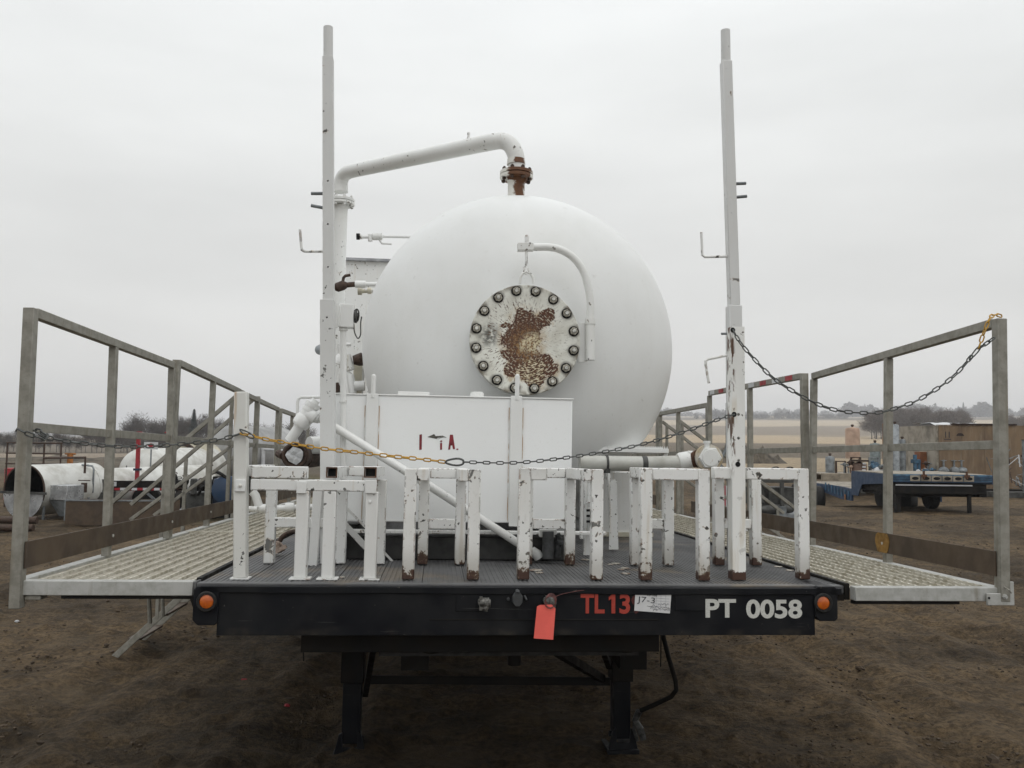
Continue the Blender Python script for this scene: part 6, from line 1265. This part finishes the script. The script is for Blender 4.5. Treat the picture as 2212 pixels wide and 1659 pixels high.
for j in range(5):
    for i in range(n-1): m.f.append((j*n+i, j*n+i+1, (j+1)*n+i+1, (j+1)*n+i)); m.m.append(0)
m.build('tarp', M_TARP, t, ang=20)
F = frame_at(2212-30, 30, 0) @ Matrix.Diagonal((1.3, 1.3, 1.3, 1)); 
m = MB(); rnd = random.Random(11)
t = thing('scrap_rack', 'pile of tangled pale metal scrap beyond the right corner post', 'scrap', (0, 0, 0), F)
for i in range(46):
    c = Vector((rnd.uniform(-.3, .9), rnd.uniform(0, .6), rnd.uniform(.25, 1.15))); d = Vector((rnd.gauss(0, 1), rnd.gauss(0, .4), rnd.gauss(0, .8))).normalized()*rnd.uniform(.1, .25)
    pb(t, 'metal_strip', random.choice((M_TARP, M_GREY, M_GREY, M_RUSTB)), lambda m: m.bar(c-d, c+d, .03, .012))
for x in (-.2, .8): pb(t, 'rack_post', M_GREY, lambda m: m.bar((x, .3, 0), (x, .3, 1.5), .05))
pb(t, 'pallet', M_DGREY, lambda m: m.box(-.35, 1.0, 0, .7, 0, .14))
F = frame_at(2213, 30, 0); t = thing('grey_post', 'grey steel post at the right edge beyond the railing', 'post', (0, 0, 0), F); pb(t, 'shaft', M_GREY, lambda m: m.bar((0, 0, 0), (0, 0, 2.0), .12)); pb(t, 'cap', M_DGREY, lambda m: m.box(-.07, .07, -.07, .07, 2.002, 2.03))
# grey skid with curved hoops behind the right rack
F = frame_at(1665, 18.5, 8); t = thing('hoop_skid', 'dark grey skid with two curved steel hoops behind the right rack', 'skid', (0, 0, 0), F)
for x in (-.05, .28):
    pts = [(x+.16-.16*math.cos(a)*1.0, 0, 1.02+.22*math.sin(a)) for a in np.linspace(0, math.pi*.62, 9)]; pb(t, 'hoop', M_BLK2, lambda m: [m.bar(p, q, .06, .02) for p, q in zip(pts, pts[1:])])
pb(t, 'frame', M_DGREY, lambda m: (m.box(-.75, .75, -.05, .0, .9, 1.0), m.box(-.75, -.68, -.05, .02, 0, .9), m.box(.2, .27, -.05, .02, 0, .9), m.box(.68, .75, -.05, .02, 0, .9), m.box(-.75, .75, .6, .7, .9, 1.0)), bev=.004)
pb(t, 'machinery', M_DGREY, lambda m: (m.box(-.6, -.1, .1, .5, .45, .88), m.box(.0, .6, .1, .5, .3, .8), m.cyl((-.3, .05, .3), (.5, .05, .35), .1, 12)), bev=.02); pb(t, 'base', M_GREY, lambda m: m.box(-.9, .9, -.1, .8, .1, .22)); pb(t, 'rod', M_DGREY, lambda m: m.cyl((-.47, 0, .9), (-.47, 0, 1.35), .012, 6))
for x in (-.5, .1): pb(t, 'pale_bracket', M_GREY, lambda m: m.box(x, x+.15, -.2, -.12, .1, .4))
F = frame_at(1575, 17, 0); t = thing('striped_board', 'small red and white striped board glimpsed between the right rack legs', 'board', (0, 0, 0), F)
for i in range(5): pb(t, 'stripe', M_RED if i % 2 == 0 else M_TARP, lambda m: m.box(-.12+i*.05, -.07+i*.05-.001, 0, .01, .45, .9))
pb(t, 'post', M_GREY, lambda m: m.box(-.02, .02, .012, .04, 0, .9))
# litter
for (u, v, c_, lb_) in ((620, 1528, M_RED, 'scrap of red plastic on the mud left of the left landing leg'), (527, 1473, M_RED, 'tiny red fragment on the mud below the left end of the beam'), (2100, 1100+90, M_TARP, 'small white scrap on the mud beyond the right walkway'), (572, 1558, M_RED, 'red shred lying lowest on the mud at the left'), (36, 1345, M_TARP, 'small white scrap on the mud at the far left edge')):
    r_ = CR @ cray(u, v); k = -H/r_.z; p = r_*k+Vector((0, 0, H)); m = MB(); m.blob((0, 0, .012), .022, .016, .012, 7, .4, u); o = m.build('litter', c_, None, ang=15); tagm(o, lb_, 'litter', frame=Matrix.Translation(p))

# ------------------------------------------------------------------ air
hm = bpy.data.materials.new('haze_air'); hm.use_nodes = True; ht = hm.node_tree; ht.nodes.clear(); ho = ht.nodes.new('ShaderNodeOutputMaterial'); hv = ht.nodes.new('ShaderNodeVolumePrincipled')
hv.inputs['Color'].default_value = (.93, .95, 1, 1); hv.inputs['Density'].default_value = .00042; hv.inputs['Anisotropy'].default_value = 0; ht.links.new(hv.outputs[0], ho.inputs['Volume'])
m = MB(); m.box(-3600, 3600, -3600, 4600, -40, 110); hz = m.build('haze', hm, None); hz['kind'] = 'stuff'; hz['label'] = 'thin winter haze over the fields'
